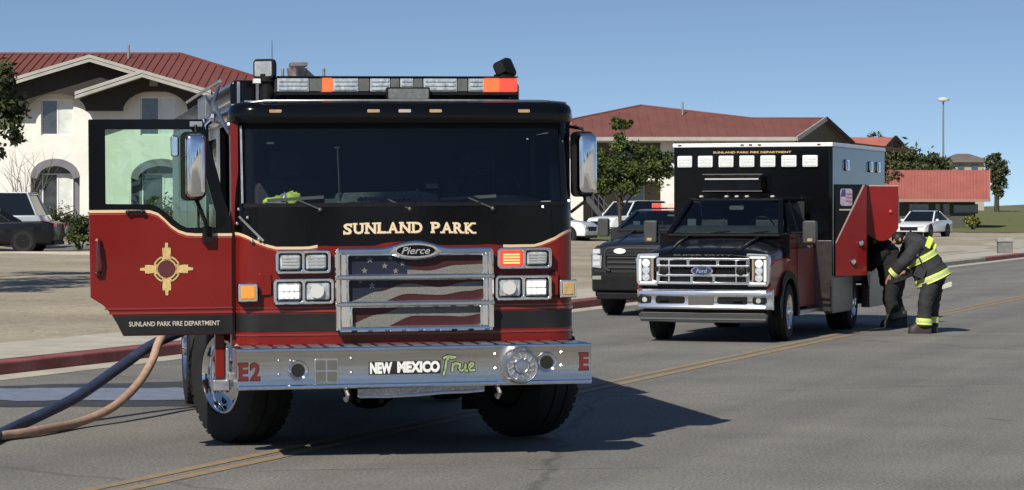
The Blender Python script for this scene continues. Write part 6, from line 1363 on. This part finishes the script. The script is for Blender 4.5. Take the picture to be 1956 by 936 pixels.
pink = pink + [PT(20, 830.5, 19.86), PT(-60, 837, 19.56), (-5.4, 19.2, .038), (-8, 18.8, .038)]
for nm, pts, rd, m, lab in (("fire_hose", blue, .046, mat("blue_hose", (.032, .047, .092), .42, var=.25, vscale=14, bump=.4, bscale=180), "thick dark blue fire hose sagging from the engine to the road"),
                            ("fire_hose", pink, .036, mat("tan_hose", (.45, .30, .22), .6, var=.2, vscale=14, bump=.4, bscale=180), "thinner tan pink fire hose looping from engine to road")):
    q = MB(); q.tube(smooth_path(pts, 12), rd, 14); o = q.build(nm, m); tag(o, lab, "fire hose")

# ------------------------------------------------------------------ the two firefighters
CLOTH = mat("turnout_charcoal", (.026, .027, .030), .85, var=.5, vscale=7, bump=1.0, bscale=11)
CLOTHB = mat("turnout_black", (.012, .012, .013), .85, var=.35, vscale=9, bump=.5, bscale=14)
SKIN = mat("skin", (.36, .20, .14), .55, var=.12, vscale=20)
HAIR = mat("dark_hair", (.012, .009, .008), .6, var=.4, vscale=60)
BOOT = mat("boot_leather", (.035, .028, .025), .6, var=.3, vscale=20)
TAPEY = mat("lime_tape", (.68, .82, .12), .5, var=.08, vscale=30)
TAPES = mat("tape_silver", (.50, .53, .42), .4)
K = 37.0 / 5000
def wp(px, py, dy=0.0, Y=37.0): return Vector(((px - 978) / 5000 * Y, Y + dy, 1.75 - (py - 400) / 5000 * Y))
def skin_body(name, chains, mats_fn, parent, root):
    """one continuous body: joints with radii, grown with a Skin modifier"""
    vs = []; es = []; rad = []; idx = {}
    for ch in chains:
        prev = None
        for key, p, r_ in ch:
            if key not in idx: idx[key] = len(vs); vs.append(p); rad.append(r_)
            if prev is not None: es.append((prev, idx[key]))
            prev = idx[key]
    me = bpy.data.meshes.new(name); me.from_pydata(vs, es, []); o = bpy.data.objects.new("tmp_body", me); COL.objects.link(o)
    md = o.modifiers.new("skin", 'SKIN'); md.use_smooth_shade = True; md.branch_smoothing = .3
    if not me.skin_vertices: pass
    for i, r_ in enumerate(rad):
        sv = me.skin_vertices[0].data[i]; sv.radius = (r_, r_); sv.use_root = (i == idx[root])
    sb = o.modifiers.new("sub", 'SUBSURF'); sb.levels = 1; sb.render_levels = 1
    dg = bpy.context.evaluated_depsgraph_get(); m2 = bpy.data.meshes.new_from_object(o.evaluated_get(dg)); bpy.data.objects.remove(o)
    m2.name = name; m2.materials.clear()
    for m_ in (SKIN, CLOTHB): m2.materials.append(m_)
    for p in m2.polygons: p.material_index = mats_fn(p.center); p.use_smooth = True
    b = bpy.data.objects.new(name, m2); link(b, parent); return b
def rings(path, radii, n=18, seed=0, wr=.0, frame_y=True):
    """garment: elliptical rings (r across the picture, r in depth) round a path, with folds"""
    r = random.Random(seed); P = [Vector(p) for p in path]; loops = []; ph = r.uniform(0, 6)
    for i, p in enumerate(P):
        t = (P[min(i + 1, len(P) - 1)] - P[max(i - 1, 0)]).normalized(); dp = Vector((0, 1, 0)); dp = (dp - t * dp.dot(t)).normalized(); ac = t.cross(dp).normalized()
        ra, rb = radii[i]
        loops.append([p + ac * ra * (1 + wr * math.sin(3 * a + ph + i * 1.7) + r.uniform(-wr, wr) * .6) * math.cos(a) + dp * rb * (1 + wr * math.sin(2 * a + i * 2.3 + ph)) * math.sin(a) for a in [2 * math.pi * k / n for k in range(n)]])
    return loops
def densify(path, radii, k=3):
    P = []; Q_ = []
    for i in range(len(path) - 1):
        for j in range(k):
            t = j / k; P.append(Vector(path[i]).lerp(Vector(path[i + 1]), t)); Q_.append(tuple(a + (b - a) * t for a, b in zip(radii[i], radii[i + 1])))
    P.append(Vector(path[-1])); Q_.append(radii[-1]); return P, Q_
def garment(par, name, path, radii, m, seed, wr=.05, k=3, thick=True):
    P, Q_ = densify(path, radii, k); q = MB(); q.loft(rings(P, Q_, 20, seed, wr)); return q.build(name, m, par, ang=70)
def tape(par, name, path, radii, t0, t1, grow, m, seed=0):
    """a reflective band round a garment between two fractions of its path"""
    n = len(path) - 1
    def ev(t):
        x = min(max(t, 0), 1) * n; i = min(int(x), n - 1); f = x - i
        return Vector(path[i]).lerp(Vector(path[i + 1]), f), tuple(a + (b - a) * f for a, b in zip(radii[i], radii[i + 1]))
    tt = [t0 + (t1 - t0) * j / 3 for j in range(4)]; P = []; Q_ = []
    for t in tt: p, r_ = ev(t); P.append(p); Q_.append((r_[0] + grow, r_[1] + grow))
    d = (Vector(path[-1]) - Vector(path[0])).normalized()
    q = MB(); q.loft(rings(P, Q_, 22, seed, .012), caps=(False, False)); return q.build(name, m, par, ang=70)

F1 = thing("person", "firefighter in charcoal coat with lime bands bending toward the open locker", "person", wp(1765, 636))
def L1(p): return p - wp(1765, 636)
base1 = wp(1765, 636)
def person(T_, org, J, cloth, seed, TAPEY=None, TAPES=None):
    loc = lambda v: v - org
    J = {k: loc(v) for k, v in J.items()}
    ch = [[("pelvis", J["pelvis"], .13), ("belly", J["pelvis"].lerp(J["chest"], .5), .13), ("chest", J["chest"], .14), ("neck", J["neck"], .055), ("skull", J["head"], .088), ("crown", J["head"] + (J["head"] - J["neck"]).normalized() * .07, .07)]]
    fdir = J["face"]
    ch.append([("skull", J["head"], .088), ("chin", J["head"] + fdir * .07 - (J["head"] - J["neck"]).normalized() * .06, .045)])
    ch.append([("skull", J["head"], .088), ("brow", J["head"] + fdir * .06 + (J["head"] - J["neck"]).normalized() * .015, .05), ("nose", J["head"] + fdir * .118 - (J["head"] - J["neck"]).normalized() * .012, .014)])
    for s_ in ("n", "f"):
        ch.append([("chest", J["chest"], .14), (s_ + "sh", J[s_ + "sh"], .075), (s_ + "el", J[s_ + "el"], .055), (s_ + "wr", J[s_ + "wr"], .034), (s_ + "pm", J[s_ + "pm"], .038)])
        d = (J[s_ + "pm"] - J[s_ + "wr"]).normalized(); sd = Vector((0, 1, 0)); ot = d.cross(sd).normalized()
        for k, (o_, l) in enumerate(((-.030, .068), (-.010, .080), (.010, .075), (.030, .058))):
            b0 = J[s_ + "pm"] + d * .025 + sd * o_; ch.append([(s_ + "pm", J[s_ + "pm"], .038), (s_ + "k%d" % k, b0, .0105), (s_ + "m%d" % k, b0 + d * l * .5 + ot * .012, .0095), (s_ + "t%d" % k, b0 + d * l * .8 + ot * .038, .008)])
        b0 = J[s_ + "wr"].lerp(J[s_ + "pm"], .6) + sd * -.03; ch.append([(s_ + "pm", J[s_ + "pm"], .038), (s_ + "th0", b0 + sd * -.012 + ot * .01, .012), (s_ + "th1", b0 + d * .04 + sd * -.022 + ot * .028, .010)])
        ch.append([("pelvis", J["pelvis"], .13), (s_ + "hip", J[s_ + "hip"], .10), (s_ + "kn", J[s_ + "kn"], .07), (s_ + "an", J[s_ + "an"], .045), (s_ + "toe", J[s_ + "toe"], .035)])
    hd = J["head"]
    def mf(c): return 0 if (c - hd).length < .20 or min((c - J["nwr"]).length, (c - J["fwr"]).length, (c - J["npm"]).length, (c - J["fpm"]).length) < .13 else 1
    skin_body("body", ch, mf, T_, "pelvis")
    up_d = (J["head"] - J["neck"]).normalized()
    q = MB(); r = random.Random(seed); Lp = []
    for j in range(8):
        t = math.pi * j / 7; Lp.append([hd + up_d * .040 - fdir * .046 + (Vector((math.cos(a) * math.sin(t) * .090, math.sin(a) * math.sin(t) * .093, -math.cos(t) * .090)) * r.uniform(.97, 1.05)) for a in [2 * math.pi * i / 14 for i in range(14)]])
    q.loft(Lp); HR = q.build("hair", HAIR, T_, ang=70)
    for s_ in (-1, 1):
        q = MB(); q.ball(hd + fdir * .098 + Vector((0, s_ * .034, 0)) + up_d * .008, (.010, .012, .009), 8); q.build("eye", mat("eye_dark", (.03, .025, .02), .2), T_)
        q = MB(); q.ball(hd + Vector((0, s_ * .098, 0)) - up_d * .01, (.018, .010, .028), 8); q.build("ear", SKIN, T_)
    q = MB(); q.bar(hd + fdir * .104 - up_d * .048 + Vector((0, -.022, 0)), hd + fdir * .104 - up_d * .048 + Vector((0, .022, 0)), .008, .008); q.build("mouth", mat("lip", (.22, .08, .07), .5), T_)
    # clothes
    for s_ in ("n", "f"):
        pth = [J[s_ + "hip"] + Vector((0, 0, .08)), J[s_ + "hip"].lerp(J[s_ + "kn"], .5), J[s_ + "kn"], J[s_ + "kn"].lerp(J[s_ + "an"], .6), J[s_ + "an"] + Vector((0, 0, -.02))]; rd = [(.155, .15), (.118, .125), (.105, .11), (.098, .104), (.106, .108)]
        garment(T_, "trouser_leg", pth, rd, cloth, seed + ord(s_), .055, 5)
        tape(T_, "trouser_band", pth, rd, .80, .955, .014, TAPEY, 0); tape(T_, "trouser_tape", pth, rd, .855, .90, .018, TAPES, 0)
        a, t = J[s_ + "an"], J[s_ + "toe"]; dd = (t - a); dd.z = 0; dd = dd.normalized(); sd = Vector((-dd.y, dd.x, 0))
        q = MB(); zb = -org.z if False else 0
        sole = [(-.10, .045), (-.06, .06), (.05, .055), (.13, .06), (.19, .052), (.22, .025)]
        gz0 = J["ground"].z
        def ringz(z, sc, cut=0): return [Vector((a.x, a.y, 0)) + dd * (u * (1 - cut * (u > .06))) + sd * v * sc + Vector((0, 0, gz0 + z)) for u, v in sole] + [Vector((a.x, a.y, 0)) + dd * (u * (1 - cut * (u > .06))) - sd * v * sc + Vector((0, 0, gz0 + z)) for u, v in reversed(sole)]
        q.loft([ringz(0, 1), ringz(.03, 1.05), ringz(.07, 1.0, .03), ringz(.11, .9, .15), ringz(.16, .85, .55), ringz(.24, .95, .62)]); q.build("boot", BOOT, T_, ang=50)
        sp_ = [J[s_ + "sh"], J[s_ + "sh"].lerp(J[s_ + "el"], .5), J[s_ + "el"], J[s_ + "el"].lerp(J[s_ + "wr"], .5), J[s_ + "wr"]]; sr = [(.115, .11), (.098, .10), (.088, .09), (.078, .08), (.07, .072)]
        garment(T_, "sleeve", sp_, sr, cloth, seed + 3 + ord(s_), .05, 5); tape(T_, "sleeve_band", sp_, sr, .86, .98, .010, TAPEY); tape(T_, "sleeve_tape", sp_, sr, .90, .94, .014, TAPES)
    return J
g_ = Vector((base1.x, base1.y, 0.0)) 
def joints(Y, f, hd_dir):
    w = lambda px, py, dy=0: wp(px, py, dy, Y); return w
w = lambda px, py, dy=0: wp(px, py, dy, 37.0)
J1 = dict(pelvis=w(1783, 532), chest=w(1752, 472), neck=w(1731, 456), head=w(1716, 458), face=Vector((-.80, -.18, -.57)).normalized(),
          nsh=w(1749, 468, -.19), nel=w(1722, 500, -.23), nwr=w(1701, 524, -.16), npm=w(1694, 532, -.13), fsh=w(1742, 468, .20), fel=w(1728, 502, .26), fwr=w(1730, 520, .12), fpm=w(1723, 526, .08),
          nhip=w(1776, 538, -.11), nkn=w(1765, 578, -.13), nan=w(1762, 620, -.13), ntoe=w(1743, 632, -.14), fhip=w(1789, 538, .11), fkn=w(1784, 578, .13), fan=w(1781, 617, .13), ftoe=w(1766, 630, .14), ground=Vector((base1.x, 37, 0)))
F1.location = (base1.x, 37.0, 0.0); org1 = Vector((base1.x, 37.0, 0.0))
_face = J1["face"]; J1["face"] = org1 + _face
j1 = person(F1, org1, J1, CLOTH, 5, TAPEY, TAPES)
c_ = lambda px, py, dy=0: wp(px, py, dy, 37.0) - org1
coat = [c_(1784, 537), c_(1776, 519), c_(1765, 497), c_(1755, 478), c_(1746, 464), c_(1736, 455)]; cr = [(.262, .27), (.245, .26), (.215, .25), (.195, .25), (.165, .235), (.10, .13)]
garment(F1, "coat", coat, cr, CLOTH, 9, .035, 5)
tape(F1, "hem_band", coat, cr, .02, .155, .012, TAPEY); tape(F1, "hem_tape", coat, cr, .065, .11, .016, TAPES)
tape(F1, "chest_band", coat, cr, .40, .515, .012, TAPEY); tape(F1, "chest_tape", coat, cr, .44, .475, .016, TAPES)
q = MB(); q.obox(c_(1771, 463, -.19), (.035, 0, -.02), (0, .03, 0), (.03, 0, .075)); q.build("shoulder_patch", TAPEY, F1, bevel=.01)
q = MB(); q.obox(c_(1782, 470, -.12), (.022, 0, -.02), (0, .03, 0), (.015, 0, .04)); q.build("back_patch", TAPEY, F1, bevel=.01)
q = MB(); q.obox(c_(1806, 545, -.12), (.07, 0, .02), (0, .05, 0), (0, 0, .04)); q.build("pocket_flap", TAPES, F1, bevel=.015)
q = MB(); q.loft(rings([c_(1741, 459), c_(1731, 450)], [(.115, .14), (.10, .12)], 16, 1, .03)); q.build("collar", CLOTH, F1, ang=70)
q = MB(); q.obox(c_(1752, 520, -.265), (.07, 0, -.03), (0, .012, 0), (.03, 0, .07)); q.build("coat_pocket", CLOTH, F1, bevel=.01)
q = MB(); q.tube([c_(1735, 462, -.14), c_(1745, 478, -.245), c_(1752, 495, -.26), c_(1762, 515, -.27)], .012, 6); q.build("radio_strap", BOOT, F1)
q = MB(); q.obox(c_(1747, 482, -.262), (.022, 0, -.008), (0, .015, 0), (.02, 0, .05)); q.build("radio", mat("radio_grey", (.12, .12, .12), .4), F1, bevel=.006)
w2 = lambda px, py, dy=0: wp(px, py, dy, 38.9)
org2 = Vector((w2(1712, 620).x, 38.9, 0))
F2 = thing("person", "second firefighter in black, bent into the locker behind the first", "person", org2)
J2 = dict(pelvis=w2(1712, 528), chest=w2(1692, 478), neck=w2(1682, 462), head=w2(1668, 462), face=org2 + Vector((-.85, .3, -.45)).normalized(),
          nsh=w2(1690, 474, -.19), nel=w2(1672, 498, -.15), nwr=w2(1660, 510, .0), npm=w2(1653, 512, .03), fsh=w2(1688, 474, .2), fel=w2(1670, 500, .22), fwr=w2(1656, 512, .2), fpm=w2(1649, 514, .2),
          nhip=w2(1704, 534, -.10), nkn=w2(1697, 570, -.12), nan=w2(1708, 608, -.12), ntoe=w2(1694, 618, -.13), fhip=w2(1716, 534, .10), fkn=w2(1711, 570, .12), fan=w2(1722, 608, .12), ftoe=w2(1708, 617, .13), ground=Vector((0, 0, 0)))
J2["ground"] = org2.copy()
DIM = mat('shaded_tape', (.10, .11, .07), .7, var=.2, vscale=20)  # bands darkened for the shade the second firefighter stands in
person(F2, org2, J2, CLOTHB, 15, DIM, DIM)
c2 = lambda px, py, dy=0: wp(px, py, dy, 38.9) - org2
coat2 = [c2(1714, 536), c2(1708, 518), c2(1700, 500), c2(1692, 484), c2(1686, 472), c2(1680, 462)]; garment(F2, "coat", coat2, cr, CLOTHB, 19, .035, 5)
